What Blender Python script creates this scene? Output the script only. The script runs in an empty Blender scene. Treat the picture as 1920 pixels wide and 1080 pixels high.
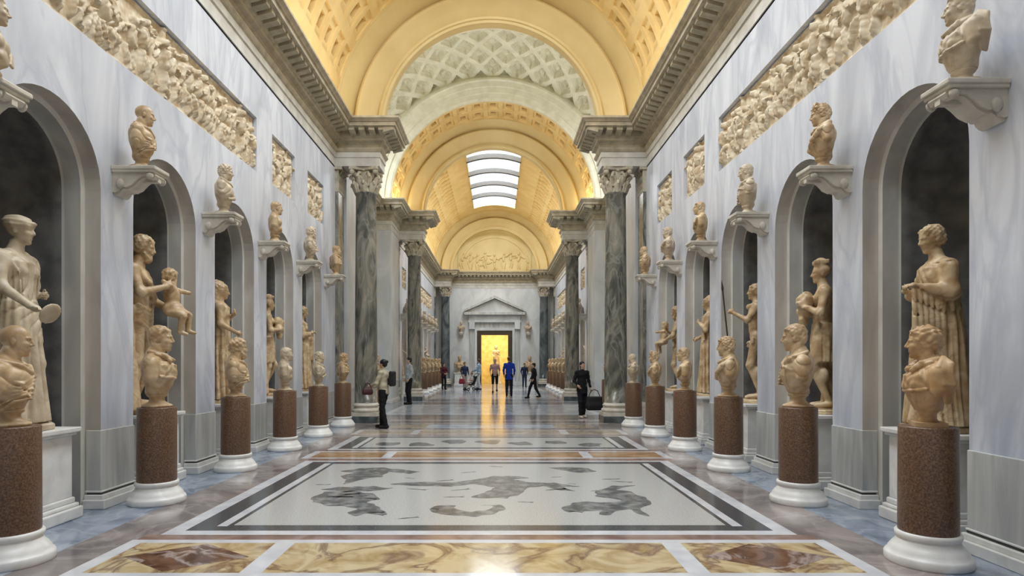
import bpy, bmesh, math, random
import numpy as np
from mathutils import Vector, Matrix
random.seed(7)
PI = math.pi
R = math.radians
scene = bpy.context.scene
C = scene.collection

# ------------------------------------------------------------------ camera
cam_d = bpy.data.cameras.new('camera'); cam = bpy.data.objects.new('camera', cam_d); C.objects.link(cam)
cam.location = (0.17, 0.0, 1.6); cam.rotation_euler = (R(90), 0, 0)
cam_d.sensor_width = 36.0; cam_d.lens = 1150/1920*36.0
cam_d.shift_x = 28/1920; cam_d.shift_y = 141/1920
cam_d.clip_start = 0.05; cam_d.clip_end = 300
scene.camera = cam
# ------------------------------------------------------------------ colour and exposure
scene.view_settings.view_transform = 'Standard'
scene.view_settings.look = 'None'
scene.view_settings.gamma = 1.0
scene.view_settings.use_curve_mapping = False
scene.view_settings.exposure = 0.0
scene.cycles.use_denoising = True
scene.cycles.max_bounces = 7
scene.cycles.diffuse_bounces = 5
scene.cycles.glossy_bounces = 3
scene.cycles.transparent_max_bounces = 6
scene.cycles.caustics_reflective = False
scene.cycles.caustics_refractive = False
scene.cycles.sample_clamp_indirect = 6.0
# ------------------------------------------------------------------ world: pale bright sky
w = bpy.data.worlds.new('sky'); scene.world = w; w.use_nodes = True
bg = w.node_tree.nodes['Background']
bg.inputs['Color'].default_value = (0.80, 0.90, 1.0, 1); bg.inputs['Strength'].default_value = 1.6

def area(name, loc, rot, sx, sy, power, col, spread=180):
    d = bpy.data.lights.new(name, 'AREA'); d.shape = 'RECTANGLE'; d.size = sx; d.size_y = sy
    d.energy = power; d.color = col; d.spread = R(spread)
    o = bpy.data.objects.new(name, d); C.objects.link(o); o.location = loc; o.rotation_euler = rot
    return o
DAY = (0.88, 0.94, 1.0)
# daylight entering through the roof lights of both halls, plus added fill lights at the crossing sides
area('skylight_daylight', (0, 7.6, 12.6), (0, 0, 0), 3.0, 15.5, 2000, DAY)
area('skylight_daylight', (0, 34.9, 12.6), (0, 0, 0), 3.0, 12.6, 1500, DAY)
area('crossing_fill_light', (-5.6, 21.75, 9.7), (0, R(-88), 0), 3.2, 4.6, 330, DAY)
area('crossing_fill_light', (5.6, 21.75, 9.7), (0, R(88), 0), 3.2, 4.6, 330, DAY)

# ------------------------------------------------------------------ tags
def tag(o, label=None, cat=None, group=None, kind=None):
    if label: o['label'] = label
    if cat: o['category'] = cat
    if group: o['group'] = group
    if kind: o['kind'] = kind
    return o
def empty(name, loc=(0, 0, 0), rz=0.0, label=None, cat=None, group=None):
    o = bpy.data.objects.new(name, None); C.objects.link(o); o.empty_display_size = 0.1
    o.location = loc; o.rotation_euler = (0, 0, rz)
    return tag(o, label, cat, group)
def linkmesh(name, me, m=None, parent=None):
    o = bpy.data.objects.new(name, me); C.objects.link(o)
    if m is not None:
        if len(me.materials): me.materials.clear()
        for q in (m if isinstance(m, (list, tuple)) else [m]): me.materials.append(q)
    if parent is not None: o.parent = parent
    return o
def copy_tree(o, parent=None):
    c = o.copy(); C.objects.link(c); c.parent = parent
    for ch in list(o.children): copy_tree(ch, c)
    return c

# ------------------------------------------------------------------ mesh builder
class MB:
    def __init__(s): s.v = []; s.f = []; s.m = []; s.sm = []
    def add(s, vs, fs, mi=0, smooth=False):
        b = len(s.v); s.v += [tuple(p) for p in vs]
        for f in fs: s.f.append([b+i for i in f]); s.m.append(mi); s.sm.append(smooth)
    def box(s, x0, x1, y0, y1, z0, z1, mi=0):
        v = [(x0,y0,z0),(x1,y0,z0),(x1,y1,z0),(x0,y1,z0),(x0,y0,z1),(x1,y0,z1),(x1,y1,z1),(x0,y1,z1)]
        s.add(v, [(0,3,2,1),(4,5,6,7),(0,1,5,4),(1,2,6,5),(2,3,7,6),(3,0,4,7)], mi)
    def quad(s, a, b, c, d, mi=0, smooth=False): s.add([a,b,c,d], [(0,1,2,3)], mi, smooth)
    def lathe(s, prof, cx=0, cy=0, n=40, mi=0, smooth=True, cap=True):
        vs = []; fs = []
        for (r, z) in prof:
            for k in range(n):
                a = 2*PI*k/n; vs.append((cx+r*math.cos(a), cy+r*math.sin(a), z))
        for j in range(len(prof)-1):
            for k in range(n):
                k2 = (k+1) % n
                fs.append((j*n+k, j*n+k2, (j+1)*n+k2, (j+1)*n+k))
        s.add(vs, fs, mi, smooth)
        if cap:
            s.add(vs[:n][::-1], [tuple(range(n))], mi); s.add(vs[-n:], [tuple(range(n))], mi)
    def prism(s, pts, ax, a0, a1, mi=0, smooth=False):
        """polygon pts (u,v) extruded along axis ax ('x','y','z') from a0 to a1"""
        def P(u, v, t): return {'x': (t,u,v), 'y': (u,t,v), 'z': (u,v,t)}[ax]
        n = len(pts)
        vs = [P(u,v,a0) for u,v in pts]+[P(u,v,a1) for u,v in pts]
        s.add(vs, [(i,(i+1)%n,n+(i+1)%n,n+i) for i in range(n)], mi, smooth)
        s.add(vs[:n], [tuple(range(n))[::-1]], mi); s.add(vs[n:], [tuple(range(n))], mi)
    def build(s, name, m=None, parent=None, recalc=True, merge=False, autosmooth=False):
        me = bpy.data.meshes.new(name); me.from_pydata(s.v, [], s.f)
        me.polygons.foreach_set('material_index', s.m); me.polygons.foreach_set('use_smooth', s.sm)
        if recalc or merge:
            bm = bmesh.new(); bm.from_mesh(me)
            if merge: bmesh.ops.remove_doubles(bm, verts=bm.verts, dist=1e-4)
            if recalc: bmesh.ops.recalc_face_normals(bm, faces=bm.faces)
            bm.to_mesh(me); bm.free()
        me.update()
        return linkmesh(name, me, m, parent)
def bevel(o, w=0.01, seg=2):
    b = o.modifiers.new('bevel', 'BEVEL'); b.width = w; b.segments = seg; b.limit_method = 'ANGLE'
    return o

# ------------------------------------------------------------------ materials
def new_mat(name):
    m = bpy.data.materials.new(name); m.use_nodes = True
    return m, m.node_tree, m.node_tree.nodes['Principled BSDF']
def stone(name, c1, c2, scale=2.0, stretch=(1,1,1), rough=0.4, detail=6, dist=0.0, lo=0.35, hi=0.65, bump=0.0, rot=(0,0,0),
          c3=None, vein=None, spec=0.5, fine=None):
    m, nt, b = new_mat(name)
    N = nt.nodes; L = nt.links
    tc = N.new('ShaderNodeTexCoord'); mp = N.new('ShaderNodeMapping')
    mp.inputs['Scale'].default_value = stretch; mp.inputs['Rotation'].default_value = rot
    geo = N.new('ShaderNodeNewGeometry')
    L.new(geo.outputs['Position'] if fine != 'obj' else tc.outputs['Object'], mp.inputs['Vector'])
    nz = N.new('ShaderNodeTexNoise'); nz.inputs['Scale'].default_value = scale; nz.inputs['Detail'].default_value = detail
    nz.inputs['Distortion'].default_value = dist
    L.new(mp.outputs[0], nz.inputs['Vector'])
    cr = N.new('ShaderNodeValToRGB'); e = cr.color_ramp.elements
    e[0].position = lo; e[0].color = (*c1, 1); e[1].position = hi; e[1].color = (*c2, 1)
    if c3: q = e.new((lo+hi)/2); q.color = (*c3, 1)
    L.new(nz.outputs['Fac'], cr.inputs['Fac'])
    out = cr.outputs['Color']
    if vein:
        vc, vs, va = vein
        n2 = N.new('ShaderNodeTexNoise'); n2.inputs['Scale'].default_value = vs; n2.inputs['Detail'].default_value = 8
        n2.inputs['Distortion'].default_value = 1.5; L.new(mp.outputs[0], n2.inputs['Vector'])
        mr = N.new('ShaderNodeMath'); mr.operation = 'SUBTRACT'; mr.inputs[1].default_value = 0.5; L.new(n2.outputs['Fac'], mr.inputs[0])
        ab = N.new('ShaderNodeMath'); ab.operation = 'ABSOLUTE'; L.new(mr.outputs[0], ab.inputs[0])
        r2 = N.new('ShaderNodeMapRange'); r2.inputs['From Min'].default_value = 0; r2.inputs['From Max'].default_value = 0.05
        r2.inputs['To Min'].default_value = va; r2.inputs['To Max'].default_value = 0; L.new(ab.outputs[0], r2.inputs['Value'])
        mx = N.new('ShaderNodeMixRGB'); L.new(r2.outputs[0], mx.inputs['Fac']); L.new(out, mx.inputs['Color1'])
        mx.inputs['Color2'].default_value = (*vc, 1); out = mx.outputs['Color']
    L.new(out, b.inputs['Base Color']); b.inputs['Roughness'].default_value = rough
    b.inputs['Specular IOR Level'].default_value = spec
    if bump:
        bp = N.new('ShaderNodeBump'); bp.inputs['Strength'].default_value = bump; bp.inputs['Distance'].default_value = 0.01
        L.new(nz.outputs['Fac'], bp.inputs['Height']); L.new(bp.outputs[0], b.inputs['Normal'])
    return m
def plain(name, c, rough=0.6, spec=0.4, metal=0.0, emit=None, es=0):
    """small noise variation, so every surface keeps a little grain"""
    m = stone(name, tuple(x*0.9 for x in c), tuple(min(1, x*1.08) for x in c), scale=9, rough=rough, spec=spec)
    b = m.node_tree.nodes['Principled BSDF']; b.inputs['Metallic'].default_value = metal
    if emit: b.inputs['Emission Color'].default_value = (*emit, 1); b.inputs['Emission Strength'].default_value = es
    return m
M = {}
M['wall'] = stone('blue_white_marble', (.49,.52,.585), (.73,.755,.81), scale=1.6, stretch=(1,1,.28), rot=(R(14),0,0), rough=.42, dist=1.2, lo=.3, hi=.62,
                  vein=((.42,.45,.54), 1.3, .45))
M['wallfar'] = stone('pale_grey_marble', (.56,.58,.58), (.74,.75,.74), scale=1.5, stretch=(1,1,.5), rough=.45, dist=.8)
M['dado'] = stone('grey_streaked_marble', (.42,.43,.42), (.62,.62,.59), scale=2.5, stretch=(3,3,.3), rough=.4, dist=.6)
M['jambout'] = stone('lit_warm_grey_jamb_marble', (.44,.41,.36), (.62,.59,.53), scale=2.2, stretch=(1,1,.35), rough=.45, dist=.8)  # warm outer jamb, its brighter light put into a lighter colour
M['jamb'] = stone('grey_jamb_marble', (.36,.36,.34), (.52,.52,.49), scale=2.2, stretch=(1,1,.35), rough=.45, dist=.8)
M['arris'] = stone('ivory_edge_stone', (.62,.60,.54), (.74,.72,.66), scale=3, rough=.5)
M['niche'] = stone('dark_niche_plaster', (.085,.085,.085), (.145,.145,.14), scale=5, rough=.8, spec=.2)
M['white'] = stone('white_marble', (.70,.69,.66), (.84,.83,.80), scale=4, rough=.35, dist=.8)
M['black'] = plain('black_marble', (.045,.042,.035), .4)
M['ivory'] = stone('ivory_stucco', (.60,.55,.42), (.74,.69,.55), scale=4, rough=.6)
M['frieze'] = stone('ivory_frieze_stone', (.52,.50,.44), (.68,.66,.60), scale=3, rough=.5)
M['cornice'] = stone('beige_cornice_stone', (.36,.31,.22), (.52,.46,.34), scale=5, rough=.6)
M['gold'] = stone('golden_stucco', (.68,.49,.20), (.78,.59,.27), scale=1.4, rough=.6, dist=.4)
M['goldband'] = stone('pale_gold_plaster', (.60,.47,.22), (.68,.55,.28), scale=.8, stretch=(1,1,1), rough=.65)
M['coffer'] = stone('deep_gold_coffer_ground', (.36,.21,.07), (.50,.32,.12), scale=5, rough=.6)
M['dome'] = stone('pale_green_ivory_stucco', (.64,.61,.47), (.76,.73,.58), scale=3, rough=.65)
M['relief'] = stone('relief_stucco', (.52,.39,.23), (.78,.69,.52), scale=9, rough=.65, bump=.15)
M['statue'] = stone('aged_cream_marble', (.42,.27,.13), (.70,.55,.35), scale=5.5, rough=.42, dist=.6, fine='obj', vein=((.30,.18,.08), 2.5, .5))
M['statue2'] = stone('pale_grey_cream_marble', (.44,.34,.22), (.70,.60,.45), scale=5, rough=.45, fine='obj', vein=((.38,.28,.18), 3, .3))
M['statue3'] = stone('warm_tan_marble', (.42,.24,.10), (.66,.46,.26), scale=5, rough=.42, fine='obj', vein=((.34,.20,.09), 3, .4))
M['porphyry'] = stone('brown_speckled_granite', (.08,.042,.024), (.22,.125,.07), scale=70, detail=3, rough=.32, lo=.36, hi=.7)
M['bracket'] = stone('carved_bracket_marble', (.52,.48,.40), (.68,.64,.54), scale=5, rough=.5)
M['column'] = stone('grey_green_veined_marble', (.06,.065,.055), (.28,.26,.20), scale=1.0, stretch=(1.6,1.6,.55), rot=(R(28),R(22),0), rough=.25, dist=2.6, lo=.36, hi=.66, vein=((.38,.38,.33), 1.6, .4), fine='obj')
M['coldark'] = stone('dark_blue_grey_marble', (.035,.045,.05), (.17,.19,.19), scale=1.4, stretch=(1,1,.6), rough=.25, dist=1.5, fine='obj')
M['capital'] = stone('carved_capital_marble', (.36,.31,.22), (.56,.50,.39), scale=6, rough=.6)
M['bar'] = plain('grey_window_bar', (.07,.06,.05), .6)
M['brass'] = plain('dark_bronze', (.10,.08,.05), .4, metal=.6)

# ------------------------------------------------------------------ sculpting: smooth unions on a grid, surfaced as one mesh
class Sculpt:
    def __init__(s, lo, hi, h):
        s.h = h; s.lo = np.array(lo, float)
        s.n = [int(math.ceil((b-a)/h))+2 for a, b in zip(lo, hi)]
        s.ax = [np.float32(lo[i])+np.arange(s.n[i], dtype=np.float32)*np.float32(h) for i in range(3)]
        s.D = np.full(s.n, 0.5, np.float32)
        s.frame()
    def frame(s, o=(0,0,0), rot=None, sc=1.0):
        s.o = np.array(o, np.float32); s.R = np.array(rot if rot is not None else np.eye(3), np.float32); s.s = sc
    def W(s, p): return s.o + s.s*(s.R @ np.array(p, np.float32))
    def _sub(s, c, rad):
        """grid slice around world centre c, and its local coordinates in the current frame"""
        sl = []
        for i in range(3):
            a = int(max(0, math.floor((c[i]-rad-s.lo[i])/s.h))); b = int(min(s.n[i], math.ceil((c[i]+rad-s.lo[i])/s.h)+1))
            if b <= a: return None, None
            sl.append(slice(a, b))
        X, Y, Z = np.meshgrid(s.ax[0][sl[0]], s.ax[1][sl[1]], s.ax[2][sl[2]], indexing='ij')
        X = X-s.o[0]; Y = Y-s.o[1]; Z = Z-s.o[2]
        q = [(X*s.R[0,i]+Y*s.R[1,i]+Z*s.R[2,i])/s.s for i in range(3)]
        return tuple(sl), q
    def _mix(s, sl, d, k, op):
        a = s.D[sl]; d = d*s.s; k = max(k*s.s, 1e-5)
        if op == 'u':
            hh = np.maximum(k-np.abs(a-d), 0)/k; s.D[sl] = np.minimum(a, d)-hh*hh*k*0.25
        else:
            d = -d; hh = np.maximum(k-np.abs(a-d), 0)/k; s.D[sl] = np.maximum(a, d)+hh*hh*k*0.25
    def ell(s, c, r, k=.03, op='u', rot=None):
        if not hasattr(r, '__len__'): r = (r, r, r)
        sl, q = s._sub(s.W(c), (max(r)+k+.06)*s.s)
        if sl is None: return
        q = [q[i]-c[i] for i in range(3)]
        if rot is not None: q = [sum(q[j]*rot[j][i] for j in range(3)) for i in range(3)]
        k0 = np.sqrt(sum((q[i]/r[i])**2 for i in range(3))); k1 = np.sqrt(sum((q[i]/r[i]**2)**2 for i in range(3)))+1e-6
        s._mix(sl, k0*(k0-1)/k1, k, op)
    def cap(s, a, b, ra, rb=None, k=.03, op='u', flat=None):
        rb = ra if rb is None else rb
        a = np.array(a, float); b = np.array(b, float); m = (a+b)/2; L = np.linalg.norm(b-a)
        sl, q = s._sub(s.W(m), (L/2+max(ra, rb)+k+.05)*s.s)
        if sl is None: return
        ba = b-a; pa = [q[i]-a[i] for i in range(3)]
        t = np.clip(sum(pa[i]*ba[i] for i in range(3))/max(L*L, 1e-9), 0, 1)
        d = np.sqrt(sum((pa[i]-ba[i]*t)**2*(flat[i] if flat else 1) for i in range(3)))-(ra+(rb-ra)*t)
        s._mix(sl, d, k, op)
    def tube(s, pts, r, k=.02, op='u'):
        n = len(pts)-1
        rr = r if hasattr(r, '__len__') else [r]*(n+1)
        for i in range(n): s.cap(pts[i], pts[i+1], rr[i], rr[i+1], k, op)
    def box(s, c, hs, rd=.01, k=.01, op='u', rot=None):
        sl, q = s._sub(s.W(c), (math.sqrt(sum(x*x for x in hs))+k+.04)*s.s)
        if sl is None: return
        q = [q[i]-c[i] for i in range(3)]
        if rot is not None: q = [sum(q[j]*rot[j][i] for j in range(3)) for i in range(3)]
        e = [np.abs(q[i])-(hs[i]-rd) for i in range(3)]
        d = np.sqrt(sum(np.maximum(x, 0)**2 for x in e))+np.minimum(np.maximum(np.maximum(e[0], e[1]), e[2]), 0)-rd
        s._mix(sl, d, k, op)
    def field(s, c, rad, fn):
        """add a displacement fn(x,y,z) in local coordinates; positive carves"""
        sl, q = s._sub(s.W(c), rad*s.s)
        if sl is None: return
        s.D[sl] += (fn(*q)*s.s).astype(np.float32)
    def skirt(s, prof, folds, amp, k=.03, cen=(0, 0), sq=(1, 1), ph=0.0, cut=None, half=None):
        """cloth body of revolution, prof = [(z, r)...] rising; vertical folds around it"""
        z0, z1 = prof[0][0], prof[-1][0]; rm = max(p[1] for p in prof)
        sl, q = s._sub(s.W((cen[0], cen[1], (z0+z1)/2)), ((z1-z0)/2+rm*max(sq)+.1)*s.s)
        x = (q[0]-cen[0])/sq[0]; y = (q[1]-cen[1])/sq[1]; z = q[2]
        rr = np.interp(z, [p[0] for p in prof], [p[1] for p in prof])
        a = np.arctan2(y, x)
        f = .9-2.3*(1-np.abs(np.sin(a*folds*.5+ph+.9*np.sin(z*2.4+a*2))))**2.2+.35*np.sin(a*folds*1.3+2.1+z*2.0)
        fade = np.clip((z1-z)/(z1-z0)*2.2, .25, 1)
        d = np.sqrt(x*x+y*y)-rr-amp*f*fade
        d = np.maximum(d*.8, np.maximum(z0-z, z-z1))
        if cut is not None: d = np.maximum(d, cut(x, y, z))
        s._mix(sl, d, k, 'u')
    def mesh(s, name, cut_below=None, smooth_iter=1):
        D = s.D
        if cut_below is not None:
            D = np.maximum(D, (cut_below-s.ax[2])[None, None, :])
        D = D.copy(); D[0] = D[-1] = 1; D[:, 0] = D[:, -1] = 1; D[:, :, 0] = D[:, :, -1] = 1
        ins = D < 0
        nx, ny, nz = D.shape
        cnt = np.zeros((nx-1, ny-1, nz-1), np.float32); acc = [np.zeros_like(cnt) for _ in range(3)]
        idx = [np.arange(n-1, dtype=np.float32) for n in D.shape]
        I, J, K = np.meshgrid(*idx, indexing='ij', sparse=True)
        def corner(i, j, k): return D[i:nx-1+i, j:ny-1+j, k:nz-1+k]
        for ax in range(3):
            o = [d for d in range(3) if d != ax]
            for u in (0, 1):
                for v in (0, 1):
                    c0 = [0, 0, 0]; c0[o[0]] = u; c0[o[1]] = v; c1 = list(c0); c1[ax] = 1
                    a = corner(*c0); b = corner(*c1); cr = (a < 0) != (b < 0)
                    t = np.where(cr, a/np.where(cr, a-b, 1), 0).astype(np.float32)
                    cnt += cr
                    for d in range(3):
                        acc[d] += (t if d == ax else float(c0[d]))*cr
        act = cnt > 0
        vid = np.full(cnt.shape, -1, np.int64); nv = int(act.sum()); vid[act] = np.arange(nv)
        w = np.nonzero(act)
        V = np.stack([s.lo[d]+s.h*(w[d]+acc[d][act]/cnt[act]) for d in range(3)], 1)
        F = []
        for ax in range(3):
            a = [slice(1, -1)]*3; b = [slice(1, -1)]*3
            a[ax] = slice(0, -1); b[ax] = slice(1, None)
            A = ins[tuple(a)]; B = ins[tuple(b)]; cr = A != B
            g = np.nonzero(cr); up = A[cr]
            p = [g[d]+(0 if d == ax else 1) for d in range(3)]
            o = [(ax+1) % 3, (ax+2) % 3]
            def cell(du, dv):
                q = [x.copy() for x in p]; q[o[0]] -= du; q[o[1]] -= dv
                return vid[q[0], q[1], q[2]]
            Q = np.stack([cell(1, 1), cell(0, 1), cell(0, 0), cell(1, 0)], 1)
            Q[~up] = Q[~up][:, ::-1]
            F.append(Q)
        F = np.concatenate(F)
        me = bpy.data.meshes.new(name)
        me.vertices.add(nv); me.vertices.foreach_set('co', V.astype(np.float32).ravel())
        me.loops.add(len(F)*4); me.loops.foreach_set('vertex_index', F.ravel().astype(np.int32))
        me.polygons.add(len(F)); me.polygons.foreach_set('loop_start', (np.arange(len(F))*4).astype(np.int32))
        try: me.polygons.foreach_set('loop_total', np.full(len(F), 4, np.int32))
        except Exception: pass
        me.polygons.foreach_set('use_smooth', np.ones(len(F), bool))
        me.update(calc_edges=True); me.validate()
        return me

def rotm(yaw=0, pitch=0, roll=0):
    """3x3, yaw about z (radians), pitch about x, roll about y"""
    return np.array((Matrix.Rotation(yaw, 3, 'Z') @ Matrix.Rotation(pitch, 3, 'X') @ Matrix.Rotation(roll, 3, 'Y')))

def head(s, o, hh=.25, yaw=0., pitch=0., roll=0., hair='short', beard=False, lean=1.0, neck=True, base=None, skin_only=False):
    """o = head centre, faces -y at yaw 0; unit = head height"""
    base = base if base is not None else np.eye(3)
    s.frame(o, base @ rotm(yaw, pitch, roll), hh)
    s.ell((0,.05,.12), (.31,.40,.37), .02)
    s.ell((0,-.09,-.10), (.245*lean,.27,.35), .08)
    s.ell((0,-.10,-.30), (.19*lean,.22,.17), .08)
    s.ell((0,-.27,-.41), (.085,.08,.075), .08)
    for q in (-1, 1):
        s.ell((q*.30,.05,-.04), (.035,.075,.12), .02)
        s.ell((q*.145,-.24,-.09), (.085,.07,.07), .08)
        s.ell((q*.125,-.375,.035), (.085,.075,.05), .05, 'd')
        s.ell((q*.12,-.285,.03), (.06,.05,.042), .015)
        s.cap((q*.05,-.345,.105), (q*.2,-.285,.10), .032, .025, .04)
    s.cap((0,-.345,.09), (0,-.43,-.095), .032, .05, .035)
    s.ell((.045,-.37,-.125), .04, .03); s.ell((-.045,-.37,-.125), .04, .03)
    s.cap((-.06,-.345,-.215), (.06,-.345,-.215), .026, None, .03)
    s.cap((-.05,-.335,-.275), (.05,-.335,-.275), .03, None, .03)
    s.cap((-.09,-.385,-.243), (.09,-.385,-.243), .012, None, .02, 'd')
    if beard:
        s.ell((0,-.24,-.42), (.19,.17,.2), .05); s.cap((-.2,-.12,-.25), (-.1,-.25,-.45), .09, .1, .05); s.cap((.2,-.12,-.25), (.1,-.25,-.45), .09, .1, .05)
        s.cap((-.1,-.37,-.185), (.1,-.37,-.185), .03, None, .02)
        s.field((0,-.25,-.45), .26, lambda x, y, z: np.where((z < -.2) & (y < .0), .022*np.sin(x*38+z*9)*np.sin(z*26+1), 0))
    if not skin_only and hair: hair_on(s, hair)
    s.frame()
def hair_on(s, hair, only=False):
    F = lambda c: c
    def curl(a, f): return lambda x, y, z: np.where((z > .1-.9*(y+.16)*1.0) & (z > -.5), a*np.sin(x*f+2*np.sin(z*9))*np.sin(y*f+1.3)*np.sin(z*f*.9+.7), 0)
    if hair in ('short', 'curly', 'bun', 'long', 'crest', 'wave'):
        t = {'short': .022, 'curly': .06, 'wave': .04}.get(hair, .045)
        s.ell((0,.10,.19), (.315+t,.385+t,.335+t), .03)
        s.ell((0,.22,-.02), (.27+t,.25+t,.30), .05)
        for q in (-1, 1): s.cap((q*.27,.0,.2), (q*.285,-.02,.02), .06+t*.5, .03, .03)
        s.cap((-.2,-.2,.33), (.2,-.2,.33), .06+t*.6, None, .06)
        s.field((0,.1,.15), .62, curl(.022 if hair == 'short' else .045, 24 if hair != 'curly' else 19))
    if hair == 'bun': s.ell((0,.52,.1), (.15,.13,.15), .05)
    if hair == 'crest':
        s.ell((0,-.12,.42), (.34,.16,.24), .05); s.ell((0,.42,.05), (.17,.15,.17), .05)
        s.field((0,-.1,.45), .4, lambda x, y, z: np.where(z > .3, .03*np.sin(x*45)*np.sin(z*32), 0))
    if hair == 'turban':
        s.ell((0,.1,.24), (.40,.46,.31), .03)
        s.tube([(-.33,.1,.16), (-.22,-.24,.2), (0,-.36,.24), (.22,-.24,.2), (.33,.1,.16)], .10, .05)
        s.field((0,0,.3), .6, lambda x, y, z: np.where(z > .14, .014*np.sin(z*40+3*x), 0))
    if hair == 'long':
        s.cap((-.24,.2,0), (-.2,.24,-.5), .16, .1, .05); s.cap((.24,.2,0), (.2,.24,-.5), .16, .1, .05); s.cap((0,.3,0), (0,.32,-.6), .2, .12, .05)
    if hair == 'helmet':
        s.ell((0,.08,.24), (.37,.45,.36), .02); s.cap((0,-.42,.22), (0,-.2,.34), .06, .1, .05)
        s.tube([(0,-.25,.62), (0,.05,.74), (0,.35,.62), (0,.52,.3)], [.05,.07,.07,.05], .03)
    if hair == 'polos':
        s.ell((0,.10,.18), (.35,.42,.34), .03)
        s.cap((0,.04,.3), (0,.05,.50), .31, .33, .03)
        s.box((0,.05,.58), (.33,.36,.11), .04, .03)
    if hair == 'cap':
        s.ell((0,.10,.2), (.34,.42,.34), .03)

def hand(s, wrist, d, palm_n, size=.19, curl=.35, side=1):
    """wrist position, pointing direction d, palm normal; five separate fingers and a thumb from the side"""
    d = np.array(d, float); d /= np.linalg.norm(d); n = np.array(palm_n, float); n -= d*np.dot(n, d); n /= np.linalg.norm(n)
    u = np.cross(d, n)*side; w = np.array(wrist, float); L = size
    s.cap(w, w+d*L*.22, L*.13, L*.15, .02)
    s.ell(w+d*L*.32, (L*.2, L*.2, L*.17), .015)
    for i, (off, ln) in enumerate(((-.165, .42), (-.055, .48), (.055, .45), (.16, .36))):
        a = w+d*L*.48+u*L*off; b = a+(d*math.cos(curl*.6)+n*math.sin(curl*.6))*L*ln*.5
        c = b+(d*math.cos(curl*1.8)+n*math.sin(curl*1.8))*L*ln*.5
        s.tube([a-d*L*.15, a, b, c], [L*.06, L*.055, L*.05, L*.042], .006)
    a = w+d*L*.2-u*L*.14; b = a+(d*.7-u*.6+n*.3)*L*.22; c = b+(d*.9-u*.1+n*.3)*L*.2
    s.tube([a, b, c], [L*.075, L*.06, L*.048], .01)

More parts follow.
